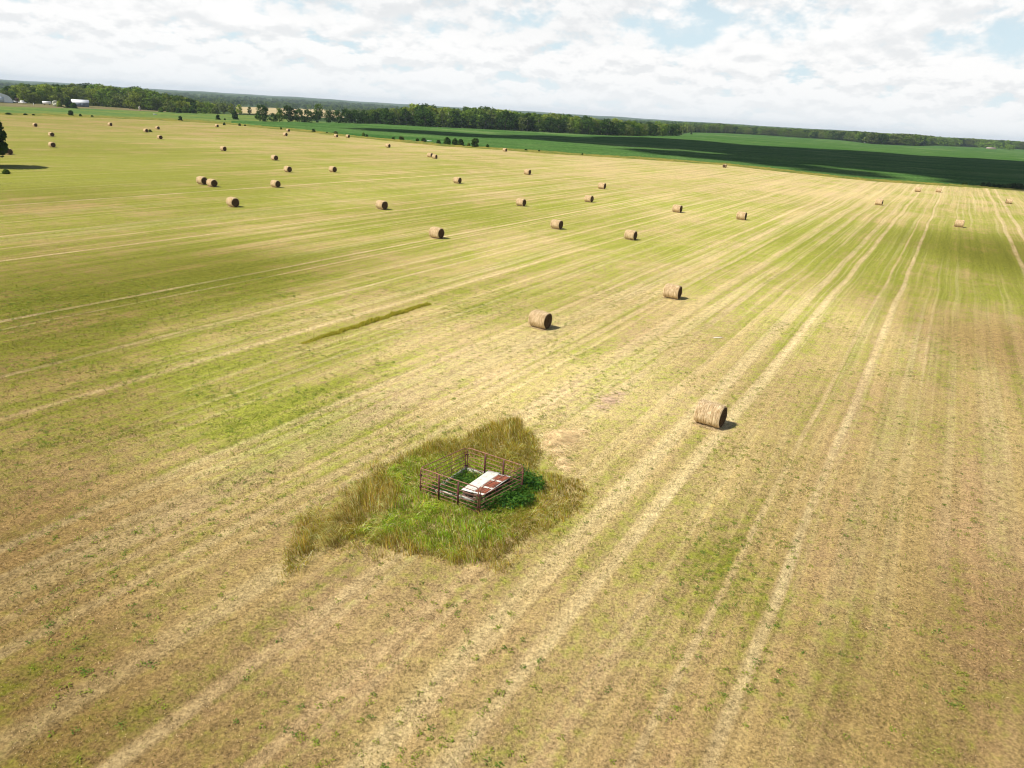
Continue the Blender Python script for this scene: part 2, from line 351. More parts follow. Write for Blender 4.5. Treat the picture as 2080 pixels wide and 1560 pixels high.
# the mown field: rows run from the field's far edge back past the camera
xs = np.linspace(-400, 2500, 146); rows = []
hedge = np.array([at(x, interp(HAY_EDGE, x))[:2] for x in xs])
fr = np.concatenate([np.linspace(-0.06, .12, 22), np.linspace(.13, 1, 58)])
back = np.stack([np.linspace(-60, 60, len(xs)), np.full(len(xs), 0.0)], -1)
G2 = back[:, None] * (1 - fr[None, :, None]) + hedge[:, None] * fr[None, :, None]
mv = macro(G2[..., 0], G2[..., 1]); hx, hy = G2[..., 0].ravel(), G2[..., 1].ravel()
idx = np.arange(G2.shape[0] * G2.shape[1]).reshape(G2.shape[:2])
Fq = np.stack([idx[:-1, :-1], idx[1:, :-1], idx[1:, 1:], idx[:-1, 1:]], -1).reshape(-1, 4)
tag(obj('field', mesh_np('field', np.c_[hx, hy, np.zeros(len(hx))], Fq, {'macro': np.c_[mv.reshape(-1, 2), np.zeros(len(hx))]}), ma_hay), kind='structure')

# green crop, pasture, grassy margin, far tan field, farmyard
ma_bean, t, out = material('green_crop'); geo = t.new('ShaderNodeNewGeometry'); pos = geo.outputs['Position']
sp = t.new('ShaderNodeSeparateXYZ'); t.L.new(pos, sp.inputs[0])
n1 = t.noise(pos, .012, 5, .6); n2 = t.noise(pos, .9, 4, .65); n3 = t.noise(t.xyz(t.m('MULTIPLY', sp.outputs[0], .006), t.m('MULTIPLY', sp.outputs[1], .05)), 1.0, 5, .6)
c = t.mix(t.ramp(n3, .3, .7), (.042, .108, .022), (.085, .160, .040)); c = t.mix(t.ramp(n1, .52, .74), c, (.15, .215, .07))
surf(t, out, t.scale(c, t.ramp(n2, .28, .72, .55, 1.4)), .95, .0, bump=n2, bstr=.7, bdist=.5)
ma_past, t, out = material('pasture_grass'); geo = t.new('ShaderNodeNewGeometry'); pos = geo.outputs['Position']
sp = t.new('ShaderNodeSeparateXYZ'); t.L.new(pos, sp.inputs[0])
n3 = t.noise(t.xyz(t.m('MULTIPLY', sp.outputs[0], .012), t.m('MULTIPLY', sp.outputs[1], .05)), 1.0, 5, .62); n2 = t.noise(pos, .35, 5, .65)
c = t.mix(t.ramp(n3, .35, .65), (.075, .145, .030), (.155, .190, .035)); surf(t, out, t.scale(c, t.ramp(n2, .3, .7, .75, 1.25)), .9, .05, bump=n2, bstr=.4, bdist=.4)
ma_margin, t, out = material('rough_grass_margin'); geo = t.new('ShaderNodeNewGeometry'); pos = geo.outputs['Position']
n1 = t.noise(pos, .12, 5, .65); n2 = t.noise(pos, 1.1, 4, .65)
c = t.mix(t.ramp(n1, .36, .62), (.24, .20, .035), (.12, .145, .022)); surf(t, out, t.scale(c, t.ramp(n2, .3, .7, .7, 1.3)), .9, .05, bump=n2, bstr=.6, bdist=.4)
ma_tan, t, out = material('ripe_field'); geo = t.new('ShaderNodeNewGeometry'); pos = geo.outputs['Position']
c = t.mix(t.ramp(t.noise(pos, .03, 5, .6), .35, .65), (.36, .28, .13), (.46, .37, .19)); surf(t, out, c, .95, .05)
ma_dirt, t, out = material('farmyard_dirt'); geo = t.new('ShaderNodeNewGeometry'); pos = geo.outputs['Position']
c = t.mix(t.ramp(t.noise(pos, .06, 6, .65), .38, .6), (.20, .155, .085), (.13, .125, .040)); surf(t, out, c, .95, .05)

near_bean = lambda x: interp(HAY_EDGE, x) - 3.2 - 1.5 * math.sin(x * .013) ** 2
o = strip('crop_field', np.linspace(470, 2500, 110), near_bean, lambda x: interp(BEAN_FAR, x) - .3, 26, ma_bean, .45, bumps=.12); tag(o, kind='structure')
o = strip('pasture', np.linspace(-400, 760, 60), lambda x: interp(HAY_EDGE, x) - 1.5, lambda x: interp(PASTURE_FAR, x), 14, ma_past, .02); tag(o, kind='structure')
o = strip('grass_margin', np.linspace(-400, 2500, 520), lambda x: interp(HAY_EDGE, x) + .35, lambda x: near_bean(x) - .5, 5, ma_margin, .06, bumps=.38); tag(o, kind='structure')
o = strip('farmyard', np.linspace(-400, 350, 40), lambda x: interp(PASTURE_FAR, x) + .2, lambda x: interp([(-400, 196), (0, 207), (180, 212), (250, 218), (350, 226)], x), 6, ma_dirt, .03); tag(o, kind='structure')

def poly_t(name, pts, mat, lift):
    a = [at_t(x, y) for x, y in pts[:len(pts) // 2]]; b = [at_t(x, y) for x, y in pts[len(pts) // 2:]][::-1]
    V = []
    for p, q in zip(a, b):
        for f in np.linspace(0, 1, 5): r_ = p * (1 - f) + q * f; r_[2] = float(terrain(r_[0], r_[1])) + lift; V.append(r_)
    n = len(a); idx = np.arange(n * 5).reshape(n, 5); Fq = np.stack([idx[:-1, :-1], idx[1:, :-1], idx[1:, 1:], idx[:-1, 1:]], -1).reshape(-1, 4)
    return obj(name, mesh_np(name, np.array(V), Fq), mat)
tag(poly_t('ripe_field', [(470, 232), (530, 233), (600, 237), (660, 240), (700, 240), (690, 225), (650, 222), (600, 221), (540, 219), (480, 217)], ma_tan, .5), kind='structure')
# ------------------------------------------------------------------ hay bales
def bale_mat(name, side):
    ma, t, out = material(name); tc = t.new('ShaderNodeTexCoord').outputs['Object']; sp = t.new('ShaderNodeSeparateXYZ'); t.L.new(tc, sp.inputs[0])
    if side:   # straw laid round the roll, twine lines
        u = t.xyz(t.m('MULTIPLY', sp.outputs[0], 22.0), t.m('MULTIPLY', sp.outputs[1], 2.2), t.m('MULTIPLY', sp.outputs[2], 2.2))
        n = t.noise(u, 1.0, 6, .65, .4); n2 = t.noise(tc, 3.0, 5, .6); n3 = t.noise(tc, 38.0, 3, .7)
        c = t.mix(t.ramp(n, .33, .66), (.40, .255, .11), (.84, .67, .42)); c = t.mix(t.ramp(n2, .5, .72), c, (.55, .40, .22))
        c = t.scale(c, t.ramp(n3, .3, .7, .72, 1.25)); h = t.m('ADD', n, t.m('MULTIPLY', n3, .5))
    else:      # rolled end, its shade put into the dark brown colour
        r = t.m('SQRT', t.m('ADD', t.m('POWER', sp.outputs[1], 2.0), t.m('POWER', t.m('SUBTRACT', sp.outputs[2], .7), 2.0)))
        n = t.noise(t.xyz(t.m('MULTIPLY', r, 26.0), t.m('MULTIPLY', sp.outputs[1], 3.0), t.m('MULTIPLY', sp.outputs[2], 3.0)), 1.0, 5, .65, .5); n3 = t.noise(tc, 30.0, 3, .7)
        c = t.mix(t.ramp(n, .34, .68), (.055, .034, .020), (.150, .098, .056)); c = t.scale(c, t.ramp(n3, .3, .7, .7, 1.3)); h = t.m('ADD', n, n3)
    surf(t, out, c, .95, .05, bump=h, bstr=.9, bdist=.06); return ma
M_SIDE = bale_mat('straw_roll_side', True); M_END = bale_mat('shade_painted_roll_end', False)
BR, BL = .71, 1.56
def straw_blades(P, D, L, W, up):
    """thin triangles from P along D (unit), length L, width W, flat side facing roughly 'up'."""
    side = np.cross(D, up); side /= np.linalg.norm(side, axis=1)[:, None] + 1e-9
    V = np.stack([P - side * W[:, None] / 2, P + side * W[:, None] / 2, P + D * L[:, None]], 1).reshape(-1, 3)
    return V, np.arange(len(V)).reshape(-1, 3)
def make_bale(k):
    g = np.random.default_rng(50 + k)
    nx, na = 34, 72
    xs_ = np.linspace(-BL / 2, BL / 2, nx); th = np.linspace(0, 2 * np.pi, na, endpoint=False)
    band = np.interp(np.linspace(0, 1, nx), np.linspace(0, 1, 13), g.uniform(-.018, .02, 13)) + g.uniform(-.006, .006, nx)
    band[1::4] -= .014
    lump = sum(a * np.cos(m_ * th + p) for m_, a, p in zip((2, 3, 5), g.uniform(.006, .02, 3), g.uniform(0, 6, 3)))
    rim = -.07 * (np.abs(xs_) / (BL / 2)) ** 14
    r = BR + band[:, None] + lump[None] + rim[:, None] + g.uniform(-.008, .008, (nx, na))
    cy, cz = np.cos(th), np.sin(th); Y = r * cy; Z = BR + r * cz
    Z = np.where(Z < .10, .10 + (Z - .10) * .35, Z) - .035                     # slumped on the ground
    V = np.stack([np.repeat(xs_[:, None], na, 1), Y, Z], -1)
    idx = np.arange(nx * na).reshape(nx, na); i2 = np.roll(idx, -1, 1)
    b = MB(); b.add(V.reshape(-1, 3), np.stack([idx[:-1], i2[:-1], i2[1:], idx[1:]], -1).reshape(-1, 4))
    # loose stems standing off the roll, hanging low on the flanks and lying at the foot
    n = 1500; x = g.uniform(-BL / 2, BL / 2, n); a = g.uniform(-.6, math.pi + .6, n); nrm = np.stack([np.zeros(n), np.cos(a), np.sin(a)], 1)
    P = np.stack([x, BR * np.cos(a) * .99, BR + BR * np.sin(a) * .99], 1); tan = np.stack([g.normal(0, .25, n), -np.sin(a), np.cos(a)], 1) * np.where(np.cos(a) > 0, -1, 1)[:, None]
    D = tan + nrm * g.uniform(.05, .35, n)[:, None]; D /= np.linalg.norm(D, axis=1)[:, None]
    v, f = straw_blades(P, D, g.uniform(.10, .30, n), g.uniform(.010, .022, n), nrm); b.add(v, f3=f)
    n = 420; x = g.uniform(-BL / 2 - .1, BL / 2 + .05, n); sd = g.choice([-1, 1], n, p=[.7, .3])
    P = np.stack([x, sd * g.uniform(.25, .75, n), g.uniform(.005, .06, n)], 1); an = g.uniform(0, 2 * np.pi, n)
    D = np.stack([np.cos(an), np.sin(an), g.uniform(-.02, .2, n)], 1); D /= np.linalg.norm(D, axis=1)[:, None]
    v, f = straw_blades(P, D, g.uniform(.12, .35, n), g.uniform(.012, .03, n), np.tile([0, 0, 1.0], (n, 1))); b.add(v, f3=f)
    side = b.mesh('roll', True)
    ends = []
    for sgn in (1, -1):
        nr = 12; rr = np.linspace(0, 1, nr); e = -1 if sgn > 0 else 0
        ry = V[e, :, 1] * .995; rz_ = V[e, :, 2]; cyz = np.array([0, BR - .02])
        Ve = np.stack([np.zeros((nr, na)) + sgn * (BL / 2 + .05 * np.cos(rr * 1.45)[:, None] - .012), cyz[0] + rr[:, None] * (ry - cyz[0]), cyz[1] + rr[:, None] * (rz_ - cyz[1])], -1)
        Ve[..., 0] += sgn * g.uniform(-.014, .014, Ve.shape[:2]) * (rr[:, None] < .99)
        idx = np.arange(nr * na).reshape(nr, na); i2 = np.roll(idx, -1, 1)
        Fe = np.stack([idx[:-1], idx[1:], i2[1:], i2[:-1]], -1).reshape(-1, 4)
        if sgn < 0: Fe = Fe[:, ::-1]
        ends.append(mesh_np('end_face', Ve.reshape(-1, 3), Fe, smooth=True))
    root = empty('hay_bale', (0, 0, 0)); obj('roll', side, M_SIDE, root)
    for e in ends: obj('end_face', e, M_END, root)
    return root
def copy_tree(o, parent=None):
    c = o.copy(); sc.collection.objects.link(c)
    if parent is not None: c.parent = parent
    for ch in list(o.children): copy_tree(ch, c)
    return c
def bale_spot(px, bottom, rz):
    th = np.linspace(0, 2 * np.pi, 40, endpoint=False); ax = np.array([math.cos(rz), math.sin(rz), 0]); nn = np.array([-math.sin(rz), math.cos(rz), 0])
    p = at(px, bottom)
    for _ in range(6):
        P = np.vstack([p + [0, 0, BR] + s * BL / 2 * ax + BR * (np.cos(q) * nn + np.sin(q) * np.array([0, 0, 1.0])) for s in (-1, 1) for q in th])
        S = proj(P); e = np.array([px - (S[:, 0].min() + S[:, 0].max()) / 2, bottom - S[:, 1].max()])
        c = proj(p)[0] + e; p = at(*c)
    return p
BALES = [
 (1444, 870, 'largest and nearest round bale, with ragged twine wraps, right of the rusty pen'),
 (1097.5, 669, 'round bale straight behind the pen with loose straw spilled along its foot'),
 (1366.5, 608, 'pale shaggy bale second nearest on the right, up and left of the closest'),
 (1281.5, 488, 'bale with sharp vertical wrap lines, lower right one of two near the picture centre'),
 (1131, 466, 'bale just left of and behind the one with sharp vertical wrap lines'),
 (887, 485, 'bale standing alone left of centre with a rounded dark end and short shadow'),
 (1196.5, 411, 'bale at right centre, just nearer than a smaller bale up and right'),
 (1223, 384, 'smaller bale behind and up right of another bale at right centre'),
 (1376, 432, 'bale right of centre with a narrow dark end, left of one on green ground'),
 (1506.5, 447, 'bale standing alone on the green streaked patch right of centre'),
 (1058.5, 419, 'bale near centre, between a lone bale left and two bales right'),
 (775.5, 426, 'bale on its own left of centre with pale raked lines running past its foot'),
 (929, 373, 'bale in mid field above the lone dark ended bale, on a pale raked strip'),
 (1071.5, 355, 'small bale in mid field on the edge of the paler mown ground'),
 (473, 421, 'nearest bale of the left half, its big round dark end facing the camera'),
 (410, 375, 'rear bale of the touching pair on the left, half hidden by its partner'),
 (430.5, 380, 'front bale of the touching pair on the left, dark round end in view'),
 (559.5, 381, 'bale with a dark round end, right of the touching pair on the left'),
 (584.5, 350, 'left bale of two standing level on the bright green strip left of centre'),
 (676, 350, 'right bale of two standing level on the bright green strip left of centre'),
 (557.5, 326, 'bale above the level two on the green strip, a little left of them'),
 (453.5, 307, 'lone far bale on the pale strip in the left half of the field'),
 (788, 300, 'lone far bale below the row of dark bushes at the crop edge'),
 (873.5, 319.5, 'left bale of the far pair sitting close together below the dark bushes'),
 (883, 322.5, 'right bale of the far pair sitting close together below the dark bushes'),
 (1025.5, 308, 'small far bale close to the green crop right of the dark bushes'),
 (1472, 340.5, 'rust tinged bale turned end on, alone at the crop edge right of centre'),
 (1786, 417, 'pale bale at upper right beside a thin raked line, left of the raked double track'),
 (1865, 390, 'pale bale at the far head of the raked double track, left of its neighbour'),
 (1907, 391, 'pale bale near the crop edge just right of the one heading the double track'),
 (2050, 414, 'pale bale between two curving wheel tracks at the right edge of the picture'),
 (1949, 462, 'pale bale on its own at right, nearer than the others along the crop edge'),
 (579.5, 276.5, 'front one of two tiny bales, one behind the other, by the grassy margin'),
 (585, 267.5, 'rear one of two tiny bales, one behind the other, by the grassy margin'),
 (682.5, 279, 'left one of two tiny bales along the yellow margin, under a small round bush'),
 (706.5, 280, 'right one of two tiny bales along the yellow margin'),
 (440.5, 258.5, 'tiny far bale beside the pasture below two small trees'),
 (324.5, 283, 'far bale nearest the camera of the three around the dry brush'),
 (320, 263, 'tiny bale beyond and to the right of the dry brush'),
 (296, 269, 'far bale with dry brown brush right beside it'),
 (223.5, 256, 'tiny far bale standing by itself beyond the brush, at the pasture side'),
 (71, 257.5, 'farthest of the bales at far left, below the low hedge'),
 (104, 277.5, 'middle one of three bales stepping back at far left'),
 (105.5, 299.5, 'bale right of the big tree at the left edge, below another bale'),
 (17, 314.5, 'bale tucked under the branches of the big tree at the left edge'),
]
_proto = [make_bale(k) for k in range(4)]
_used = [False] * 4; brng = random.Random(3); BALE_AT = []
for i, (px, pb, lab) in enumerate(BALES):
    rz = -R(35 + brng.uniform(-5, 5))
    if i == 0: rz = -R(35)
    if 'turned end on' in lab: rz = -R(125)
    if px > 1800: rz = -R(30 + brng.uniform(-4, 4))
    p = bale_spot(px, pb, rz); k = 0 if i == 0 else brng.randrange(4)
    if not _used[k]: o = _proto[k]; _used[k] = True
    else: o = copy_tree(_proto[k])
    o.location = p; o.rotation_euler = (0, 0, rz); s_ = 1.0 if i < 3 else brng.uniform(.96, 1.05); o.scale = (s_, s_ * brng.uniform(.98, 1.02), s_)
    tag(o, lab, 'hay bale', 'round hay bales left in the mown field'); BALE_AT.append(p)
for k in range(4):
    if not _used[k]:
        for ch in list(_proto[k].children): bpy.data.objects.remove(ch)
        bpy.data.objects.remove(_proto[k])

# ------------------------------------------------------------------ the pen of corral panels
M_RUST = painted('rusty_red_tube', (.25, .105, .068), .35, .6, 6.0, dirt=(.34, .21, .15), spec=.4)
M_MAROON = painted('maroon_upright', (.085, .020, .020), .3, .55, 6.0, dirt=(.14, .06, .045))
M_WIRE = painted('brown_rod', (.13, .065, .05), .3, .6, 6.0)
M_WHITE = painted('white_painted_steel', (.64, .62, .55), .16, .6, 3.4, dirt=(.42, .36, .27), spec=.3)
M_REDP = painted('rust_red_panel', (.22, .060, .030), .35, .7, 4.0, dirt=(.30, .15, .10))
M_WOODW = painted('weathered_white_timber', (.52, .49, .42), .25, .85, 3.5, dirt=(.27, .22, .16))
M_WOODB = painted('weathered_brown_timber', (.17, .12, .085), .3, .9, 4.0)
PT = 1.40
c_left, c_front, c_right, c_back = (at(853.2, 950.5, PT), at(974.5, 991.5, PT), at(1064.8, 946.5, PT), at(948.3, 908.5, PT))
RAILS = [PT, 1.17, .95, .75, .56, .37]
def panel(a, b, label, gap0, gap1, flat):
    a = a.copy(); b = b.copy(); a[2] = b[2] = 0; d = b - a; L = np.linalg.norm(d); d /= L
    a = a + d * gap0; L = L - gap0 - gap1; rz = math.atan2(d[1], d[0])
    root = empty('corral_panel', tuple(a), rz); r = .16; tr = .024
    arc = [(r - r * math.cos(q), PT - r + r * math.sin(q)) for q in np.linspace(0, math.pi / 2, 7)]
    pts = [(0, .05)] + [(0, PT - r - .2)] + arc + [(L - x, z) for x, z in arc[::-1]] + [(L, PT - r - .2), (L, .05)]
    f = MB(); f.tube([(x, 0, z) for x, z in pts], tr); obj('frame', f.mesh('frame', True), M_RUST, root)
    for z in RAILS[1:] + [.18]:
        q = MB(); sag = random.uniform(-.012, .008); q.tube([(tr, 0, z), (L * .33, 0, z + sag), (L * .66, 0, z + sag * .7), (L - tr, 0, z)], .0175); obj('rail', q.mesh('rail', True), M_RUST, root)
    for fr_ in (1 / 3, 2 / 3):
        q = MB()
        if flat: q.box((L * fr_, -.03, (PT + .10) / 2 - .02), (.085, .02, PT - .14)); obj('upright', q.mesh('upright'), M_MAROON, root)
        else: q.tube([(L * fr_, -.03, .12), (L * fr_, -.03, PT)], .011, 5); obj('upright', q.mesh('upright', True), M_WIRE, root)
    for x in (0, L):    # pin and loop at the joints
        for z in (1.02, .42): q = MB(); q.box((x, 0, z), (.10, .07, .05)); obj('hinge', q.mesh('hinge'), M_MAROON, root)
    return tag(root, label, 'corral panel', 'rusty corral panels forming the pen')
panel(c_left, c_front, 'rusty corral panel at the front left of the pen with two broad maroon uprights', .03, .05, True)
panel(c_front, c_right, 'rusty corral panel at the front right of the pen, along the red and white cover', .05, .04, False)
panel(c_back, c_right, 'rusty corral panel at the back right of the pen with two broad dark uprights', .06, .06, True)
panel(c_left, c_back, 'rusty corral panel at the back left of the pen with rounded corners and thin rods', .05, .06, False)

# white timber curb lying inside the pen
tz_ = .34
k_back = at(946, 948.5, tz_); k_left = at(880, 991.5, tz_); k_front = at(965, 1012, tz_); k_right = k_back + (k_front - k_left)
curb = empty('timber_curb', tuple((k_back + k_front) / 2 * [1, 1, 0]))
o0 = np.array(curb.location)
def beam(p, q, mat, name='beam', w=.09, h=.28, z=.17):
    p = np.array(p) - o0; q = np.array(q) - o0; d = q - p; L = np.hypot(d[0], d[1]); b = MB(); b.box((0, 0, 0), (L, w, h)); me = b.mesh(name)
    o = obj(name, me, mat, curb, ((p[0] + q[0]) / 2, (p[1] + q[1]) / 2, z)); o.rotation_euler = (0, 0, math.atan2(d[1], d[0])); return o
def inset(p, q, e): d = (q - p) / np.linalg.norm(q - p); return p + d * e, q - d * e
beam(*inset(k_back, k_left, .07), M_WOODW); beam(*inset(k_left, k_front, .07), M_WOODW); beam(*inset(k_front, k_right, .07), M_WOODB); beam(*inset(k_back, k_right, .07), M_WOODW)
for p in (k_back, k_left, k_front, k_right):
    b = MB(); b.box((0, 0, 0), (.16, .16, .38)); q = obj('post', b.mesh('post'), M_WOODB, curb, tuple(p - o0)); q.location.z = .19
tag(curb, 'low square curb of weathered white beams on the grass inside the pen', 'timber curb')

# cover of one white and one red and white sheet over the right half of the curb
zc = .62
A = at(938.6, 993.8, zc); B = at(983.5, 1005.5, zc); D_ = at(990.4, 957.5, zc); C_ = at(1041, 966.5, zc)
Cc = (A + B + C_ + D_) / 4
cover = empty('pit_cover', (Cc[0], Cc[1], 0)); off = np.array([Cc[0], Cc[1], 0])
def quad_pt(u, v): return A * (1 - u) * (1 - v) + B * u * (1 - v) + C_ * u * v + D_ * (1 - u) * v
def slab(u0, u1, v0, v1, z0, z1, mat, name, nu=10, wave=0.0, nv=10):
    us, vs = np.linspace(u0, u1, nu), np.linspace(v0, v1, nv); top = np.array([[quad_pt(u, v) for v in vs] for u in us]) - off
    wv = wave * np.cos(np.arange(nu) * math.pi)[:, None] + rng.uniform(-.004, .004, (nu, nv)) * (wave > 0)
    top[..., 2] = z1 + wv; bot = top.copy(); bot[..., 2] = z0 + wv
    b = MB(); V = np.concatenate([top.reshape(-1, 3), bot.reshape(-1, 3)]); idx = np.arange(nu * nv).reshape(nu, nv); n = nu * nv
    f = np.stack([idx[:-1, :-1], idx[1:, :-1], idx[1:, 1:], idx[:-1, 1:]], -1).reshape(-1, 4)
    ring = np.concatenate([idx[:, 0], idx[-1, 1:], idx[-2::-1, -1], idx[0, -2:0:-1]]); r2 = np.roll(ring, -1)
    b.add(V, np.vstack([f, f[:, ::-1] + n, np.stack([ring, ring + n, r2 + n, r2], -1)])); return obj(name, b.mesh(name), mat, cover)
slab(0, .49, -.02, 1.03, zc - .02, zc + .012, M_WHITE, 'white_sheet', 14, .006)
slab(.50, 1, 0, .97, zc - .03, zc, M_WHITE, 'base_sheet', 12)
for v0, v1 in ((.05, .27), (.34, .62), (.69, .92)): tag(slab(.52, .965, v0, v1, zc + .003, zc + .014, M_REDP, 'red_panel', 12, .005))
for v in (.03, .50, .94):     # bearers that lift the sheets off the curb
    p, q = quad_pt(.02, v) - off, quad_pt(.98, v) - off; b = MB(); d = q - p
    b.box((0, 0, 0), (np.hypot(d[0], d[1]), .10, .20)); o = obj('bearer', b.mesh('bearer'), M_WOODB, cover, tuple((p + q) / 2)); o.location.z = zc - .135; o.rotation_euler.z = math.atan2(d[1], d[0])
for u, v in ((.06, .03), (.94, .03), (.94, .94), (.94, .5), (.06, .94)):
    p = quad_pt(u, v) - off; b = MB(); b.box((0, 0, 0), (.14, .14, zc - .24)); o = obj('leg', b.mesh('leg'), M_WOODB, cover, tuple(p)); o.location.z = (zc - .24) / 2
tag(cover, 'flat cover of one white and one rust red sheet inside the pen', 'cover')
# short planks stacked under the near end of the cover
pn = empty('plank_stack', tuple(at(962, 1016, 0)), math.atan2((B - A)[1], (B - A)[0]))
for i in range(3):
    b = MB(); b.box((0, 0, 0), (1.0 - .08 * i, .16, .045)); o = obj('plank', b.mesh('plank'), (M_WOODW, M_WOODB, M_WOODW)[i], pn, (.03 * i - .1, .02 * i, .06 + .09 * i))
    if i < 2:
        for sx in (-.3, .3): b = MB(); b.box((sx, 0, 0), (.08, .14, .043)); obj('spacer', b.mesh('spacer'), M_WOODB, pn, (0, .01, .105 + .09 * i))
tag(pn, 'small stack of weathered planks under the near end of the cover', 'planks')

# ------------------------------------------------------------------ grass
def inpoly(x, y, poly):
    x = np.asarray(x); y = np.asarray(y); c = np.zeros(x.shape, bool); n = len(poly); j = n - 1
    for i in range(n):
        xi, yi = poly[i]; xj, yj = poly[j]
        c ^= ((yi > y) != (yj > y)) & (x < (xj - xi) * (y - yi) / (yj - yi + 1e-12) + xi); j = i
    return c
def W2(pts): return [tuple(at(a, b)[:2]) for a, b in pts]
def vnoise(x, y, f, seed):
    g = np.random.default_rng(seed); T = g.random((64, 64)); u, v = x * f, y * f; i, j = np.floor(u).astype(int), np.floor(v).astype(int)
    a, b = u - i, v - j; a = a * a * (3 - 2 * a); b = b * b * (3 - 2 * b)
    q = lambda p, r_: T[p % 64, r_ % 64]
    return q(i, j) * (1 - a) * (1 - b) + q(i + 1, j) * a * (1 - b) + q(i, j + 1) * (1 - a) * b + q(i + 1, j + 1) * a * b
def blades2(P, h, w, lean, ang):
    """bent blades of two segments: 5 vertices each. lean = horizontal reach / height."""
    n = len(P); d = np.stack([np.cos(ang), np.sin(ang), np.zeros(n)], 1); fa = rng.uniform(0, 2 * np.pi, n); sd = np.stack([np.cos(fa), np.sin(fa), np.zeros(n)], 1)
    m1 = P + d * (h * lean * .32)[:, None] + np.array([0, 0, 1.0]) * (h * .62)[:, None]; tip = P + d * (h * lean)[:, None] + np.array([0, 0, 1.0]) * (h * np.clip(1 - .22 * lean ** 2, .3, 1))[:, None]
    a = sd * (w / 2)[:, None]
    V = np.stack([P - a, P + a, m1 - a * .75, m1 + a * .75, tip], 1).reshape(-1, 3); o = np.arange(n)[:, None] * 5
    return V, o + np.array([[0, 1, 3, 2]]), o + np.array([[2, 3, 4]])

# --- short cut stubble over the near part of the field (density falls off away from here)
def ring_points(n, d0, d1, half=.74):
    D = np.sqrt(rng.uniform(d0 ** 2, d1 ** 2, n)); a = rng.uniform(-half, half, n); return D * np.sin(a), D * np.cos(a)
TALL = W2([(548, 1178), (575, 1128), (640, 1062), (720, 990), (790, 940), (850, 905), (930, 882), (1000, 862), (1058, 846), (1092, 876), (1112, 925), (1105, 955), (1190, 975),
           (1205, 1000), (1185, 1045), (1120, 1085), (1060, 1120), (1000, 1150), (930, 1160), (860, 1142), (790, 1130), (730, 1098), (690, 1118), (640, 1150), (590, 1178), (560, 1190)])
tall_c = np.mean(np.array(TALL), 0)
Vs, Fs, Cs, Ms = [], [], [], []; base = 0
for n, d0, d1, L0, w0 in ((150000, 13, 24, .060, .011), (165000, 24, 40, .080, .016), (150000, 40, 70, .075, .027), (80000, 70, 125, .065, .05)):
    x, y = ring_points(n, d0, d1); cl = vnoise(x, y, .9 if d0 < 40 else .5, 3); cl2 = vnoise(x, y, 4.0 if d0 < 40 else 2.0, 4)
    keep = (rng.random(n) < .30 + .9 * cl * cl2 + .25 * cl2) & ~inpoly(x, y, TALL) & (y < 0.97 * np.interp(x, hedge[:, 0], hedge[:, 1])); x, y = x[keep], y[keep]; n = len(x)
    mv = macro(x, y); patch = vnoise(x, y, .45, 7); fine = vnoise(x, y, 2.2, 8)
    pg = np.clip(mv[:, 0] * .95 + (patch - .5) * .7 + (fine - .5) * 1.1 - .06, 0, 1)
    kind = rng.random(n); green = kind < pg * .62; pale = (~green) & (rng.random(n) < .30)
    h = L0 * rng.uniform(.6, 1.6, n) * np.where(green, 1.15, 1.0); tilt = np.where(green, rng.uniform(.5, 1.3, n), np.abs(rng.normal(.40, .48, n)))
    an = rng.uniform(0, 2 * np.pi, n); D = np.stack([np.cos(an) * np.cos(tilt), np.sin(an) * np.cos(tilt), np.sin(tilt)], 1)
    P = np.stack([x, y, rng.uniform(.004, .02, n) * (1 + d0 / 60)], 1)
    w = w0 * rng.uniform(.6, 1.5, n) * np.where(green, 1.7, 1.0); fa = rng.uniform(0, 2 * np.pi, n); up = np.stack([np.cos(fa) * .7, np.sin(fa) * .7, np.ones(n) * .8], 1)
    V, F = straw_blades(P, D, h, w, up)
    tint = np.stack([np.where(green, rng.uniform(.34, .74, n) + (0 if d0 < 40 else .14), (lambda u: .5 + (u - .5) * (.80 if d0 < 40 else .40))(rng.random(n))), np.where(green, rng.uniform(.25, .95, n) * (1.0 if d0 < 40 else .5), 0), np.where(pale, rng.uniform(.25, .8, n), 0)], 1)
    Vs.append(V); Fs.append(F + base); base += len(V); Cs.append(np.repeat(tint, 3, 0)); Ms.append(np.repeat(np.c_[mv, np.zeros(n)], 3, 0))
tag(obj('stubble_grass', mesh_np('stubble_grass', np.vstack(Vs), np.vstack(Fs), {'tint': np.vstack(Cs), 'macro': np.vstack(Ms)}), ma_blade),
    'short cut stubble and regrowth over the near field', 'stubble', kind='stuff')

# --- tall uncut grass round the pen
n = 120000
xy0, xy1 = np.min(TALL, 0), np.max(TALL, 0); x = rng.uniform(xy0[0], xy1[0], n); y = rng.uniform(xy0[1], xy1[1], n)
jx, jy = (vnoise(x, y, .8, 21) - .5) * 1.3 + rng.normal(0, .22, n), (vnoise(x, y, .8, 22) - .5) * 1.3 + rng.normal(0, .22, n)
k = inpoly(x + jx, y + jy, TALL) & (rng.random(n) < .25 + 1.0 * vnoise(x, y, 5.0, 23)); x, y = x[k], y[k]
COVERQ = [tuple(q[:2]) for q in (quad_pt(-.04, -.03), quad_pt(1.04, -.03), quad_pt(1.04, 1.03), quad_pt(-.04, 1.03))]
PEN = [tuple(q[:2]) for q in (c_left, c_front, c_right, c_back)]
k = ~inpoly(x, y, COVERQ); x, y = x[k], y[k]
GREENZ = W2([(770, 1075), (800, 990), (820, 935), (850, 925), (875, 930), (940, 925), (1050, 950), (1095, 965), (1110, 1000), (1105, 1050), (1060, 1090), (990, 1118), (900, 1118), (830, 1105)])
gc = np.mean(np.array(GREENZ), 0)
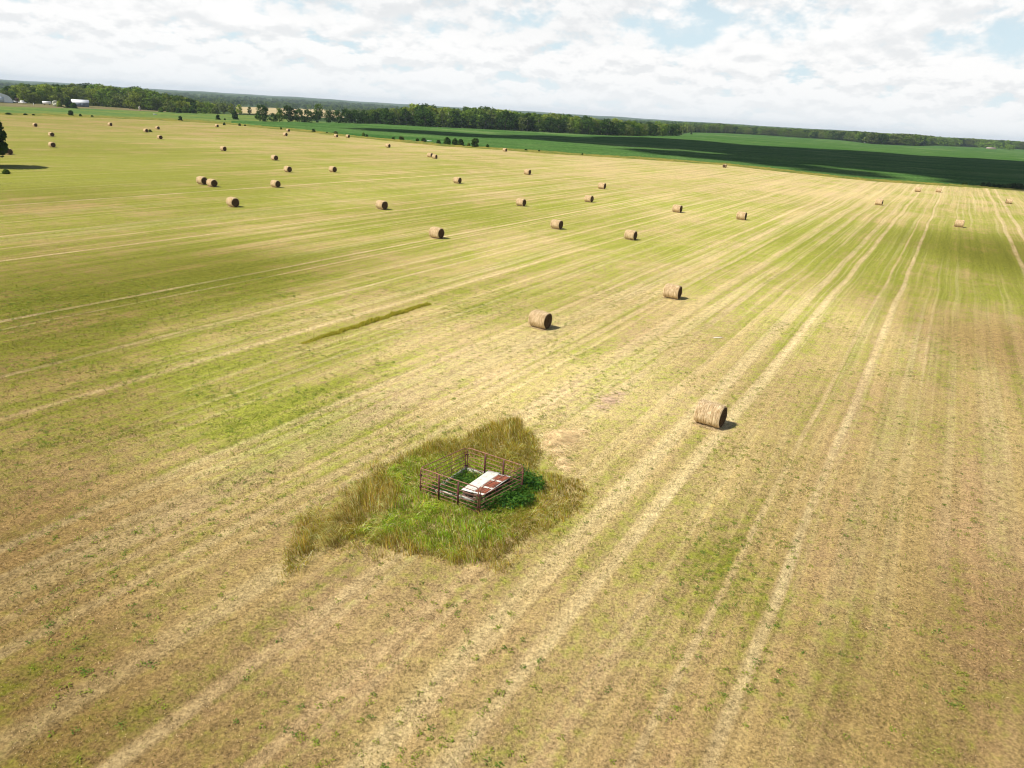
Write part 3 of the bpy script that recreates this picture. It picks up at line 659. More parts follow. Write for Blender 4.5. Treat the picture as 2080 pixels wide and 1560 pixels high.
PALE = [W2([(648, 1128), (655, 1090), (700, 1020), (738, 985), (742, 995), (712, 1045), (690, 1100), (672, 1128)]), W2([(752, 1098), (765, 1062), (792, 1000), (803, 980), (806, 992), (788, 1040), (772, 1098)])]
n = len(x); pn1 = vnoise(x, y, .9, 31); pn2 = vnoise(x, y, 3.0, 32)
gz = inpoly(x + (pn1 - .5) * 3.0 + rng.normal(0, .35, n), y + (pn2 - .5) * 2.0 + rng.normal(0, .3, n), GREENZ); inpen = inpoly(x, y, PEN); pal = (inpoly(x, y, PALE[0]) | inpoly(x, y, PALE[1])) & (vnoise(x, y, 7.0, 33) * rng.random(n) > .16)
edge_d = np.min(np.stack([np.hypot(x - a, y - b) for a, b in np.vstack([np.linspace(TALL[i], TALL[(i + 1) % len(TALL)], 14) for i in range(len(TALL))])], 0), 0)
rim = sstep(-.1, .6, edge_d); k = rng.random(len(x)) < .30 + .9 * rim
right_low = sstep(0.2, 2.0, x)                                    # the flank beside the crop track is shorter
tail = sstep(-5.0, -7.0, x); h = (.10 + .36 * rim + .06 * tail) * (.35 + .65 * sstep(.2, 1.8, np.hypot(x - TALL[0][0], y - TALL[0][1]))) * rng.uniform(.5, 1.3, n) * (.5 + 1.0 * pn2) * np.where(gz, .66, 1.0) * np.where(inpen, .6, 1.0) * (1 - .45 * right_low)
lean = np.abs(rng.normal(.55, .45, n)) + .7 * sstep(.5, .75, pn1); ang = R(200) + rng.normal(0, 1.1, n) + (pn1 - .5) * 5.0
lean = np.where(pal, .7 + rng.uniform(0, .6, n), lean); ang = np.where(pal, R(60) + rng.normal(0, .25, n) + math.pi, ang); h = np.where(pal, h * 1.25, h)
w = rng.uniform(.012, .024, n) * np.where(gz, 1.35, 1.0)
v = (rng.uniform(.45, 1.7, n) * (.6 + .8 * pn2))[:, None]
gold = np.array([.215, .145, .026]) * (1 - pn1[:, None] * .45) + np.array([.155, .145, .020]) * pn1[:, None] * .45
green = np.where(rng.random(n)[:, None] < .75, np.array([.145, .215, .016]), np.array([.22, .265, .030]))
col = np.where(gz[:, None], np.where(rng.random(n)[:, None] < .82, green, gold * 1.15), np.where(rng.random(n)[:, None] < .30, np.array([.15, .165, .018]), gold))
mixg = (inpen & ~gz)[:, None]; col = np.where(mixg, green, col)
col = np.where(pal[:, None], np.array([.44, .32, .10]), np.where((rng.random(n) < .14)[:, None], np.array([.42, .335, .13]), col)) * v * 1.8
P = np.stack([x, y, np.zeros(n)], 1); V, f4, f3 = blades2(P, h, w, lean, ang)
kk = k; f4 = f4[kk]; f3 = f3[kk]
tag(obj('tall_grass', mesh_np('tall_grass', V, [f4, f3], {'tint': np.repeat(np.clip(col, 0, .8), 5, 0)}), ma_grass), 'tall golden and green uncut grass round the pen', 'grass', kind='stuff')

# --- leafy weeds crowding the shaded right side of the pen and its inside
WEED = W2([(982, 1034), (1000, 1012), (1040, 985), (1062, 965), (1090, 972), (1096, 1000), (1075, 1022), (1045, 1040), (1000, 1048)])
WIN = [tuple((np.array(p) * .84 + np.mean(np.array(PEN), 0) * .16)) for p in PEN]
def leaves(spots, hmax, leaf, colr, per=38, tilt=(-.5, .35)):
    Vs, Fs, Cs = [], [], []; b = 0
    for (sx, sy, sh) in spots:
        n = per; u = rng.random(n) ** .7; a = rng.uniform(0, 2 * np.pi, n); rr = rng.uniform(.02, .22, n) * (1.15 - .55 * u) * (.45 + 1.1 * sh)
        Pc = np.stack([sx + rr * np.cos(a), sy + rr * np.sin(a), .03 + sh * hmax * u], 1)
        dz = rng.uniform(*tilt, n); d = np.stack([np.cos(a) * np.cos(dz), np.sin(a) * np.cos(dz), np.sin(dz)], 1); sd = np.cross(d, [0, 0, 1.0]); sd /= np.linalg.norm(sd, axis=1)[:, None]
        L = leaf * rng.uniform(.6, 1.4, n); wd = L * .5
        V = np.stack([Pc, Pc + d * (L * .5)[:, None] + sd * (wd / 2)[:, None], Pc + d * L[:, None] - [0, 0, .02], Pc + d * (L * .5)[:, None] - sd * (wd / 2)[:, None]], 1).reshape(-1, 3)
        Vs.append(V); Fs.append(np.arange(n * 4).reshape(n, 4) + b); b += n * 4
        c = np.array(colr[rng.integers(len(colr))]) * rng.uniform(.7, 1.3, (n, 1)); Cs.append(np.repeat(c, 4, 0))
    return np.vstack(Vs), np.vstack(Fs), np.vstack(Cs)
def fill(poly, n, lo, hi, excl=None):
    p0, p1 = np.min(poly, 0), np.max(poly, 0); out = []
    while len(out) < n:
        q = (random.uniform(p0[0], p1[0]), random.uniform(p0[1], p1[1]))
        if bool(inpoly(np.array([q[0]]), np.array([q[1]]), poly)[0]) and not (excl and bool(inpoly(np.array([q[0]]), np.array([q[1]]), excl)[0])): out.append((q[0], q[1], random.uniform(lo, hi)))
    return out
V, F, C = leaves(fill(WEED, 78, .5, 1.0, COVERQ), .58, .13, [(.06, .15, .022), (.09, .20, .028), (.04, .11, .025)], 44)
tag(obj('weeds', mesh_np('weeds', V, F, {'tint': C}), ma_grass), 'dark leafy weeds crowding the shaded right side of the pen', 'weeds', kind='stuff')
V, F, C = leaves(fill(WIN, 95, .3, .9, COVERQ), .6, .11, [(.10, .21, .03), (.15, .26, .035), (.07, .15, .03)], 36)
tag(obj('weeds', mesh_np('weeds', V, F, {'tint': C}), ma_grass), 'green leafy weeds growing inside the pen within the white curb', 'weeds', kind='stuff')
# --- scattered green weeds on the cut field
n = 26000; D = np.sqrt(rng.uniform(14 ** 2, 75 ** 2, n)); a = rng.uniform(-.7, .7, n); x, y = D * np.sin(a), D * np.cos(a)
k = (rng.random(n) < (.12 + .9 * macro(x, y)[:, 0]) * 2.2 * vnoise(x, y, .33, 61) ** 2) & ~inpoly(x, y, TALL)
sp_ = [(q, r_, random.choice((.03, .04, .05, .06, .08, .10, .12, .16, .28))) for q, r_ in zip(x[k], y[k])]
V, F, C = leaves(sp_, .26, .062, [(.22, .30, .035), (.28, .33, .045), (.12, .22, .035), (.30, .34, .07)], 16, (-.05, .5))
tag(obj('field_weeds', mesh_np('field_weeds', V, F, {'tint': C}), ma_grass), 'small green weeds and tufts dotted over the cut field', 'weeds', kind='stuff')

# --- ridge of grass the mower missed, left of the bale behind the pen
a0, a1 = at(612, 699)[:2], at(872, 617)[:2]; n = 16000; f = rng.beta(1.4, 1.1, n); wd = rng.normal(0, .13, n) + .25 * (vnoise(f * 25, f * 0, 1.0, 71) - .5) * (.4 + .6 * np.sin(np.pi * np.clip(f, .05, .9))); d = a1 - a0; nrm = np.array([-d[1], d[0]]) / np.hypot(*d)
x = a0[0] + f * d[0] + nrm[0] * wd; y = a0[1] + f * d[1] + nrm[1] * wd
P = np.stack([x, y, np.zeros(n)], 1); col = np.where(rng.random(n)[:, None] < .6, np.array([.185, .155, .022]), np.array([.125, .135, .018])) * 3.1 * rng.uniform(.6, 1.4, (n, 1))
V, f4, f3 = blades2(P, rng.uniform(.06, .30, n) * (.5 + vnoise(f * 40, f * 0, 1.0, 72)) * (.35 + .65 * np.sin(np.pi * np.clip(f, .06, .85))), rng.uniform(.016, .032, n), np.abs(rng.normal(.3, .25, n)), rng.uniform(0, 6.28, n))
tag(obj('uncut_grass_ridge', mesh_np('uncut_grass_ridge', V, [f4, f3], {'tint': np.repeat(col, 5, 0)}), ma_grass), 'narrow ridge of olive uncut grass running across the mown field', 'grass', kind='stuff')

# --- loose hay heap right of the pen with a trail, and wisps by the second bale
def hay_heap(name, pts, n, rad, hgt, label, cat, tone=(.84, .60, .31)):
    Ps, Ds = [], []
    for _ in range(n):
        q = pts[0] if random.random() < .6 else random.choice(pts); c = at(q[0], q[1])[:2]; r_ = abs(random.gauss(0, rad * q[2])); a = random.uniform(0, 6.283)
        x_, y_ = c[0] + r_ * math.cos(a), c[1] + r_ * math.sin(a); z_ = max(.012, hgt * q[2] * math.exp(-(r_ / (rad * q[2])) ** 2 * 1.2) * random.uniform(.6, 1.05)); b = random.gauss(R(-20), .7)
        Ps.append((x_, y_, z_)); Ds.append((math.cos(b), math.sin(b), random.uniform(-.22, .12)))
    Ps, Ds = np.array(Ps), np.array(Ds); Ds /= np.linalg.norm(Ds, axis=1)[:, None]; n = len(Ps)
    V, F = straw_blades(Ps, Ds, rng.uniform(.18, .55, n), rng.uniform(.012, .028, n), np.tile([0, 0, 1.0], (n, 1)) + rng.normal(0, .4, (n, 3)))
    V[:, 2] = np.maximum(V[:, 2], .006); C = np.repeat(np.array(tone) * rng.uniform(.62, 1.25, (n, 1)), 3, 0)
    return tag(obj(name, mesh_np(name, V, F, {'tint': np.clip(C, 0, .85)}), ma_loose), label, cat)
hay_heap('hay_heap', [(1136, 890, 1.0), (1160, 884, .7), (1120, 902, .55), (1128, 918, .5), (1138, 938, .45), (1144, 950, .3), (1180, 876, .4)], 5200, .75, .30,
         'heap of loose pale hay with a straggling tail, right of the pen', 'hay heap')
hay_heap('hay_heap', [(1236, 812, .9), (1218, 828, .8), (1255, 800, .6)], 1500, .55, .06, 'thin pinkish patch of scattered hay up and right of the pale hay heap', 'hay heap', (.72, .52, .34))
M_SCRAP = painted('pale_wrap', (.70, .66, .55), .1, .7)
b = MB(); b.tube([(-.4, .06, .03), (-.1, .0, .05), (.25, -.02, .05), (.5, .04, .03)], [.02, .05, .045, .015], 6); o = obj('wrap_scrap', b.mesh('wrap_scrap', True), M_SCRAP, None, tuple(at(1458, 687)))
o.rotation_euler.z = .2; tag(o, 'pale twisted scrap of wrapping lying alone on the mown field', 'scrap')
# ------------------------------------------------------------------ trees
def leaf_mat(name, dark, light):
    ma, t, out = material(name); oi = t.new('ShaderNodeObjectInfo'); geo = t.new('ShaderNodeNewGeometry')
    n = t.noise(geo.outputs['Position'], .45, 4, .6)
    c = t.mix(t.ramp(n, .35, .65), dark, light); c = t.scale(c, t.m('ADD', .72, t.m('MULTIPLY', oi.outputs['Random'], .6)))
    leafy(t, out, c, .35); return ma
M_LEAF = [leaf_mat('dark_foliage', (.024, .056, .011), (.068, .125, .022)), leaf_mat('green_foliage', (.085, .150, .020), (.18, .265, .036)),
          leaf_mat('light_foliage', (.165, .225, .028), (.29, .345, .055)), leaf_mat('grey_green_foliage', (.095, .130, .032), (.175, .215, .055))]
M_BARK = painted('bark', (.12, .095, .07), .3, .9, 1.0); M_PALEBARK = painted('pale_bark', (.36, .33, .27), .25, .85, 1.0)
def crown_mesh(kind, seed, per, nclump):
    """leaf clumps on many small lobes inside an uneven envelope, tree height 1, base at 0."""
    g = np.random.default_rng(seed); Vs, Fs = [], []; b = 0
    low, wid = {'round': (.08, .40), 'tall': (.05, .24), 'bushy': (.02, .46), 'cone': (.04, .24), 'shrub': (.0, .42)}[kind]
    for i in range(nclump):
        u = g.uniform(0, 1); z = low + (1 - low) * u * .93
        if kind == 'cone': env = wid * (1.05 - u) * 1.1
        elif kind == 'tall': env = wid * (.55 + .45 * math.sin(math.pi * min(u * 1.1, 1) ** .8))
        elif kind == 'shrub': env = wid * math.sqrt(max(0, 1 - u ** 2.2))
        else: env = wid * math.sin(math.pi * (.12 + .80 * u ** .85)) ** .75
        a = g.uniform(0, 6.283); r_ = env * g.uniform(.25, 1.0) ** .6; lob = g.uniform(.09, .18) * (1.0 if kind != 'tall' else .8) * (1.35 if kind == 'shrub' else 1)
        c = np.array([r_ * math.cos(a), r_ * math.sin(a), min(z, 1 - lob * .6)])
        n = per; d = g.normal(0, 1, (n, 3)); d[:, 2] = d[:, 2] * .8 + .15; d /= np.linalg.norm(d, axis=1)[:, None]
        P = c + d * lob * g.uniform(.55, 1.12, n)[:, None] * np.array([1.15, 1.15, .9]); P[:, 2] = np.maximum(P[:, 2], .012)
        nr = d + g.normal(0, .45, (n, 3)); nr /= np.linalg.norm(nr, axis=1)[:, None]
        t1 = np.cross(nr, g.normal(0, 1, (n, 3))); t1 /= np.linalg.norm(t1, axis=1)[:, None]; t2 = np.cross(nr, t1); s_ = g.uniform(.028, .055, n)[:, None] * (1.9 if kind == 'shrub' else 1)
        V = np.stack([P - t1 * s_, P + t2 * s_ * .7, P + t1 * s_, P - t2 * s_ * .7], 1).reshape(-1, 3)
        Vs.append(V); Fs.append(np.arange(4 * n).reshape(n, 4) + b); b += 4 * n
    return np.vstack(Vs), np.vstack(Fs)
def trunk_mesh(kind, seed):
    g = np.random.default_rng(seed); b = MB(); top = {'round': .62, 'tall': .85, 'bushy': .6, 'cone': .92, 'shrub': .5}[kind]; r0 = .022 if kind != 'shrub' else .03
    b.tube([(0, 0, -.02), (g.normal(0, .008), g.normal(0, .008), top * .35), (g.normal(0, .015), g.normal(0, .015), top * .7), (g.normal(0, .02), g.normal(0, .02), top)], [r0 * 1.3, r0, r0 * .6, r0 * .2], 6)
    for i in range(4):
        z = top * g.uniform(.3, .75); a = g.uniform(0, 6.28); l = g.uniform(.12, .24) * (.6 if kind in ('tall', 'cone') else 1)
        b.tube([(0, 0, z), (l * .5 * math.cos(a), l * .5 * math.sin(a), z + l * .5), (l * math.cos(a), l * math.sin(a), z + l * .9)], [r0 * .5, r0 * .3, r0 * .1], 5)
    return b.mesh('trunk', True)
KINDS = [('round', 30, 44), ('round', 30, 40), ('tall', 26, 32), ('bushy', 30, 46), ('cone', 24, 26), ('tall', 26, 28), ('shrub', 40, 34), ('shrub', 36, 40)]
CM = []
for i, (k, per, nc) in enumerate(KINDS):
    V, F = crown_mesh(k, 200 + i, per, nc); tm = trunk_mesh(k, 300 + i); tm.materials.append(M_PALEBARK if k == 'tall' else M_BARK); row = []
    for ml in M_LEAF:
        me = mesh_np('crown', V, F); me.materials.append(ml); row.append(me)
    CM.append((row, tm, V, F))
trng = random.Random(77)
def tree(name, label, cat, p, h, ki, mi, wf=1.0, group=None):
    root = empty(name, tuple(p), trng.uniform(0, 6.28)); root.scale = (h * wf, h * wf * trng.uniform(.9, 1.1), h)
    obj('trunk', CM[ki][1], None, root); obj('crown', CM[ki][0][mi], None, root); return tag(root, label, cat, group)
def h_at(p, px, ytop):
    """height of an upright thing at ground point p whose top shows at picture row ytop."""
    z = np.linspace(.2, 60, 400); q = proj(np.c_[np.full(400, p[0]), np.full(400, p[1]), z + p[2]]); return float(np.interp(-ytop, -q[:, 1], z))
def dist_scale(p, f): q = np.array(p) * f; q[2] = float(terrain(q[0], q[1])); return q
def row(x0, x1, step, base, top, f, name, label, cat, group, kinds, mats, lo=.78, hi=1.04, wf=(1.0, 1.35)):
    x = x0
    while x < x1:
        xx = x + trng.uniform(-.3, .3) * step; p = dist_scale(at(xx, interp(base, xx)), f * trng.uniform(.99, 1.02)); yt = interp(top, xx)
        h = max(2.0, h_at(p, xx, yt)) * trng.uniform(lo, hi); tree(name, label, cat, p, h, trng.choice(kinds), trng.choice(mats), trng.uniform(*wf), group)
        x += step * trng.uniform(.85, 1.15)
LB = [(-80, 203), (0, 207), (100, 210), (180, 212), (247, 218), (305, 224), (343, 227), (440, 229), (480, 232)]
LT = [(-80, 172), (0, 184), (20, 176), (50, 170), (100, 171), (150, 174), (200, 172), (235, 174), (265, 180), (290, 178), (320, 187), (360, 194), (400, 202), (440, 212), (480, 218)]
row(-70, 440, 15, LB, LT, 1.0, 'broadleaf_tree', 'leafy tree along the front edge of the left wood behind the farm sheds', 'tree', 'front trees of the left wood', [0, 1, 2, 3, 5, 3], [0, 1, 1, 2, 3, 2], .60, 1.0, (1.0, 1.4))
row(-70, 440, 15, LB, LT, 1.045, 'broadleaf_tree', 'leafy tree standing inside the left wood behind the front row of trees', 'tree', 'inner trees of the left wood', [0, 1, 2, 5, 0], [0, 1, 3, 1, 2], .82, 1.06)
row(-70, 400, 19, LB, LT, 1.10, 'broadleaf_tree', 'tall tree deep in the left wood, only its crown showing', 'tree', 'back trees of the left wood', [0, 1, 5], [0, 1, 3], .92, 1.10)
row(330, 450, 11, [(300, 227), (460, 231)], [(300, 216), (380, 218), (460, 219)], .99, 'shrub', 'low grey green shrub along the foot of the left wood', 'shrub', 'shrubs at the foot of the left wood', [6, 7], [0, 3, 1], .8, 1.2, (1.0, 1.3))
MB_ = [(738, 252), (800, 254), (860, 257), (1000, 263), (1180, 272.5), (1240, 275.5), (1384, 276)]
MT = [(738, 225), (770, 221), (800, 220), (830, 217), (845, 212), (858, 211), (880, 217), (900, 215), (930, 221), (960, 219), (1000, 221), (1050, 227), (1100, 229), (1150, 231), (1175, 236), (1210, 241), (1260, 245), (1320, 248), (1384, 251)]
row(742, 1384, 12.5, MB_, MT, 1.0, 'broadleaf_tree', 'dark leafy tree in the front row of the middle wood behind the green crop', 'tree', 'front trees of the middle wood', [0, 1, 2, 3, 3, 5], [0, 0, 1, 0, 3], .62, 1.0, (1.0, 1.45))
row(742, 1384, 13.5, MB_, MT, 1.05, 'broadleaf_tree', 'tree in the second row of the middle wood, crown above the front trees', 'tree', 'second row of the middle wood', [0, 1, 2, 5, 4], [0, 1, 2, 1, 3], .85, 1.08)
row(760, 1384, 16, MB_, MT, 1.11, 'broadleaf_tree', 'tree at the back of the middle wood, only its top showing', 'tree', 'back trees of the middle wood', [0, 1, 5], [1, 0, 2], .92, 1.12)
RB = [(1386, 268), (1473, 270.5), (1550, 274.5), (1625, 279.5), (1707, 284.5), (1740, 288), (1769, 292), (1861, 296.5), (1890, 295.5)]
RT = [(1386, 251), (1420, 253), (1458, 250), (1500, 256), (1580, 260), (1650, 263), (1740, 266), (1800, 271), (1830, 271), (1860, 273), (1892, 276)]
row(1390, 1480, 9, RB, RT, 1.0, 'birch_tree', 'slim pale trunked tree left of the right hand tree belt', 'tree', 'pale trunked trees of the right belt', [2, 5], [3, 1, 2], .8, 1.02, (1.0, 1.3))
row(1480, 1892, 9.5, RB, RT, 1.0, 'broadleaf_tree', 'rounded green tree in the tree belt along the far right crop', 'tree', 'front trees of the right belt', [0, 1, 3, 3], [0, 1, 3, 1], .62, 1.0, (1.1, 1.5))
RB2 = [(1880, 294), (1990, 299), (2080, 304), (2200, 311)]; RT2 = [(1880, 279), (1960, 281), (2010, 284), (2030, 284), (2080, 288), (2200, 295)]
row(1894, 2140, 8, RB2, RT2, 1.0, 'broadleaf_tree', 'distant tree in the strip at far right beyond the crop', 'tree', 'trees of the far right strip', [0, 1, 3], [0, 1, 3], .80, 1.05, (1.1, 1.5))
# the trees that stand alone along the crop between the two woods
for px, base, top, ki, mi, wf, lab in [
    (534, 248, 211, 0, 0, .85, 'tall dark tree alone at the left end of the row before the ripe tan field'),
    (524, 243, 229, 3, 0, 1.0, 'short bushy tree leaning on the left side of the lone tall dark tree'),
    (556, 248, 230, 3, 0, 1.15, 'low wide dark tree right of the lone tall one, before the tan field'),
    (568, 248, 219, 1, 1, .75, 'upright tree rising from the low dark trees before the tan field'),
    (587, 248, 213, 0, 0, .85, 'tall crowned tree in the middle of the dark row before the tan field'),
    (609, 249, 222, 3, 0, 1.15, 'broad rounded dark tree right of the tall crowned one'),
    (626, 250, 223, 3, 0, 1.0, 'dark rounded tree at the left rim of the gap in the row'),
    (644, 250, 226, 1, 0, .85, 'leaning dark tree at the right end of the first row of trees'),
    (648, 243, 209, 5, 1, 1.0, 'slender taller tree standing farther back behind the gap'),
    (668, 250, 222, 0, 0, .9, 'dark tree starting the second row right of the gap'),
    (687, 251, 224, 3, 0, 1.1, 'dense dark tree second in the row right of the gap'),
    (704, 251, 222, 3, 0, 1.2, 'broad very dark tree in the middle of the row right of the gap'),
    (722, 252, 224, 3, 0, 1.2, 'dense dark tree fourth in the row right of the gap'),
    (738, 252, 227, 1, 0, 1.0, 'dark tree touching the left end of the middle wood'),
    (487, 233, 211, 5, 2, 1.1, 'light green slender tree at the left edge of the tan field'),
    (507, 233, 216, 5, 3, 1.0, 'thin tree alone against the tan field'),
    (470, 232, 210, 2, 2, 1.0, 'light green tree ending the left wood beside the tan field'),
    (455, 231, 208, 5, 3, 1.2, 'grey green tree at the right tip of the left wood')]:
    p = at(px, base); tree('broadleaf_tree', lab, 'tree', p, h_at(p, px, top), ki, mi, wf)
# big tree cut by the left edge of the picture
p = at(-27, 338); ht = h_at(p, -27, 219)
V, F = crown_mesh('round', 901, 150, 85); V = V * np.array([.86, .86, .9]) + np.array([0, 0, .1]); me = mesh_np('crown', V, F); me.materials.append(M_LEAF[0])
rt = empty('broadleaf_tree', tuple(p), .6); rt.scale = (ht, ht, ht); tm = trunk_mesh('round', 902); tm.materials.append(M_BARK); obj('trunk', tm, None, rt); obj('crown', me, None, rt)
tag(rt, 'big dark tree cut by the left edge of the picture, casting a long shadow', 'tree')

# ------------------------------------------------------------------ shrubs and weeds along the field edge
SHR = [(145, 235.5, 224.5, 1.0, 0, 'dark round shrub alone in the pasture near the long shed'), (164, 237, 231.5, 1.0, 0, 'small low shrub right of the lone round shrub in the pasture'),
 (187, 238, 234, 1.4, 0, 'tiny weedy bush at the pasture edge, left of the first far bale'), (367, 245.5, 236, .9, 0, 'small upright shrub at the pasture edge, with a thin tip'),
 (443, 243, 233, .9, 0, 'dark vase shaped shrub just above a tiny far bale'), (478, 242.5, 225, .7, 0, 'narrow upright shrub at the right end of the pasture'), (457, 244, 240.5, 1.1, 0, 'tiny bush between the vase shaped and the narrow shrub'),
 (456, 254, 249, 1.1, 0, 'small dark bush right of the tiny far bale'), (487, 255.5, 251, 1.2, 0, 'small round bush on the margin below the narrow shrub'), (498, 256, 253, 1.5, 0, 'low spreading bush on the margin, right of the small round bush'),
 (571, 263, 258, .9, 1, 'small bush on the margin left of two tiny bales'), (637, 268.5, 262, 1.3, 0, 'round dark bush on the yellow margin'), (664, 270.5, 267.5, 1.6, 0, 'low dark tuft on the yellow margin, between two round bushes'),
 (682, 271.5, 266.5, 1.7, 3, 'grey brown bush just above a tiny bale on the margin'), (738, 277, 269.5, .9, 1, 'upright weedy bush on the margin, left one of a close pair'), (745, 278, 273, 1.2, 0, 'low weedy bush on the margin, right one of a close pair'),
 (799, 284, 278, 1.2, 0, 'small bush left of the long dark clump at the crop edge'), (815, 285, 277, 1.5, 3, 'reddish green bush at the left of the crop edge thicket'), (848, 287, 281, 1.2, 0, 'low bush joined to the left of the long dark clump'),
 (860, 288, 280.5, 1.4, 0, 'long dark clump of bush with a pale trough by its right end'), (890, 292.5, 284.5, 1.3, 0, 'low bush left of the biggest dark bush'), (908, 294, 279.5, 1.05, 0, 'biggest of the dark round bushes at the crop edge'),
 (924, 295, 282, .95, 0, 'dark bush wedged right of the biggest bush'), (936, 296, 283, 1.1, 0, 'dark bush fourth along the crop edge thicket'), (952, 297, 290, 1.1, 1, 'low green bush left of the lone round dark bush'),
 (965, 299, 281, .95, 0, 'rounded dark bush with a bare stem at the right end of the thicket'), (990, 300, 293, .9, 0, 'small bush right of the thicket at the crop edge'), (1068, 306, 302.5, 1.8, 0, 'dark tuft on the margin right of the last small bale'),
 (1095, 308, 304, 1.0, 0, 'narrow dark tuft on the margin beyond the dark tuft'), (1183, 315, 311.5, 1.2, 0, 'single tuft on the margin at the middle of the crop edge'), (1958, 376, 369, 1.6, 0, 'small dark bush on the margin left of the dark hedge at right'),
 (1404, 273, 269, 1.1, 0, 'small round bush standing clear of the right end of the middle wood'), (17, 233, 229, 3.2, 0, 'low dark hedge left of the pasture edge, above the big tree'), (52, 234, 230.5, 2.4, 0, 'low weedy hedge right of the first low hedge'), (68, 234.5, 231.5, 1.8, 0, 'short weedy hedge end beside the second low hedge'),
 (305, 268, 263, 1.5, 3, 'dry brown brush pressed against the side of a far bale'), (12, 353, 344, 1.6, 1, 'weedy clump in the sun below the shadow of the big tree')]
for px, base, top, wf, mi, lab in SHR:
    p = at(px, base); tree('shrub', lab, 'shrub', p, max(.5, h_at(p, px, top)), 6 if px % 2 else 7, mi, wf)
for x in np.linspace(1996, 2140, 15):
    p = at(x, 379 + (x - 1996) * .075); tree('hedge_shrub', 'dark shrub in the overgrown hedge at the right edge of the picture', 'shrub', p, h_at(p, x, p[1] * 0 + 379 + (x - 1996) * .075 - trng.uniform(7, 12)), trng.choice((6, 7)), 0, trng.uniform(1.0, 1.5), 'shrubs of the dark hedge at right')

# ------------------------------------------------------------------ woods too far and thick to count
def mass(name, label, spots, mats):
    Vs = [[] for _ in mats]; 
    for (x, y, h, wf, ki) in spots:
        _, _, V, F = CM[ki]; k = trng.randrange(len(mats)); sel = rng.choice(len(F), min(len(F), 110), replace=False); a = trng.uniform(0, 6.28); ca, sa = math.cos(a), math.sin(a)
        q = V[F[sel]].reshape(-1, 3); c = q.reshape(-1, 4, 3).mean(1, keepdims=True); q = (c + (q.reshape(-1, 4, 3) - c) * 2.1).reshape(-1, 3)
        q = np.c_[(q[:, 0] * ca - q[:, 1] * sa) * h * wf + x, (q[:, 0] * sa + q[:, 1] * ca) * h * wf + y, q[:, 2] * h + float(terrain(x, y)) - .3]; Vs[k].append(q)
    allV = np.vstack([np.vstack(v) for v in Vs if v]); counts = [sum(len(q) for q in v) // 4 for v in Vs]
    me = mesh_np(name, allV, np.arange(len(allV)).reshape(-1, 4))
    for m_ in mats: me.materials.append(m_)
    me.polygons.foreach_set('material_index', np.repeat(np.arange(len(mats)), counts).astype(np.int32)); o = obj(name, me); return tag(o, label, 'wood', kind='stuff')
def sector(n, a0, a1, d0, d1, h0, h1, test=None):
    out = []
    while len(out) < n:
        a = R(trng.uniform(a0, a1)); D = math.sqrt(trng.uniform(d0 ** 2, d1 ** 2)); x, y = D * math.sin(a), D * math.cos(a)
        if test and not test(x, y): continue
        out.append((x, y, trng.uniform(h0, h1), trng.uniform(1.1, 1.5), trng.choice((0, 1, 3))))
    return out
tanp = [tuple(at_t(a, b)[:2]) for a, b in [(462, 234), (530, 235), (600, 239), (660, 242), (706, 242), (696, 222), (650, 220), (600, 220), (540, 218), (474, 216)]]
free = lambda x, y: not bool(inpoly(np.array([x]), np.array([y]), tanp)[0])
beyond = lambda x, y: free(x, y) and math.hypot(x, y) > 1080 + 60 * math.sin(x / 90)
mass('wood', 'hazy mass of woodland beyond the ripe tan field', sector(3200, -40, 9, 1000, 2000, 9, 13, beyond), M_LEAF[:2] + [M_LEAF[3]])
mass('wood', 'far bluish woodland running to the low hills', sector(4200, -40, 14, 2000, 4200, 9, 14), M_LEAF[:2])
lw = []
for _ in range(520):
    x = trng.uniform(-80, 400); p = dist_scale(at(x, interp(LB, x)), trng.uniform(1.06, 1.5)); lw.append((p[0], p[1], max(4, h_at(p, x, interp(LT, x) + 1)) * trng.uniform(.8, 1.0), 1.3, trng.choice((0, 1, 5))))
mass('wood', 'depth of the left wood behind its countable trees', lw, M_LEAF[:2] + [M_LEAF[3]])
mw = []
for _ in range(520):
    x = trng.uniform(750, 1380); p = dist_scale(at(x, interp(MB_, x)), trng.uniform(1.06, 1.5)); mw.append((p[0], p[1], max(4, h_at(p, x, interp(MT, x) + 2)) * trng.uniform(.8, 1.0), 1.3, trng.choice((0, 1, 5))))
mass('wood', 'depth of the middle wood behind its countable trees', mw, M_LEAF[:3])
rw = []
for _ in range(15000):
    x = trng.uniform(1300, 2180); bb = interp(RB, x) if x < 1892 else interp(RB2, x); tt_ = interp(RT, x) if x < 1892 else interp(RT2, x)
    p = dist_scale(at(x, max(bb, interp([(1300, 266), (1400, 268)], x) if x < 1400 else bb)), trng.uniform(1.02, 1.5)); rw.append((p[0], p[1], max(4, h_at(p, x, tt_ + .8)) * trng.uniform(.8, 1.0), 1.35, trng.choice((0, 1, 3))))
mass('wood', 'depth of the tree belt along the far right crop', rw, M_LEAF[:2] + [M_LEAF[3]])
mass('wood', 'hazy woodland filling the distance behind the middle and right woods', sector(1800, 8, 44, 1700, 4200, 12, 16), M_LEAF[:2])

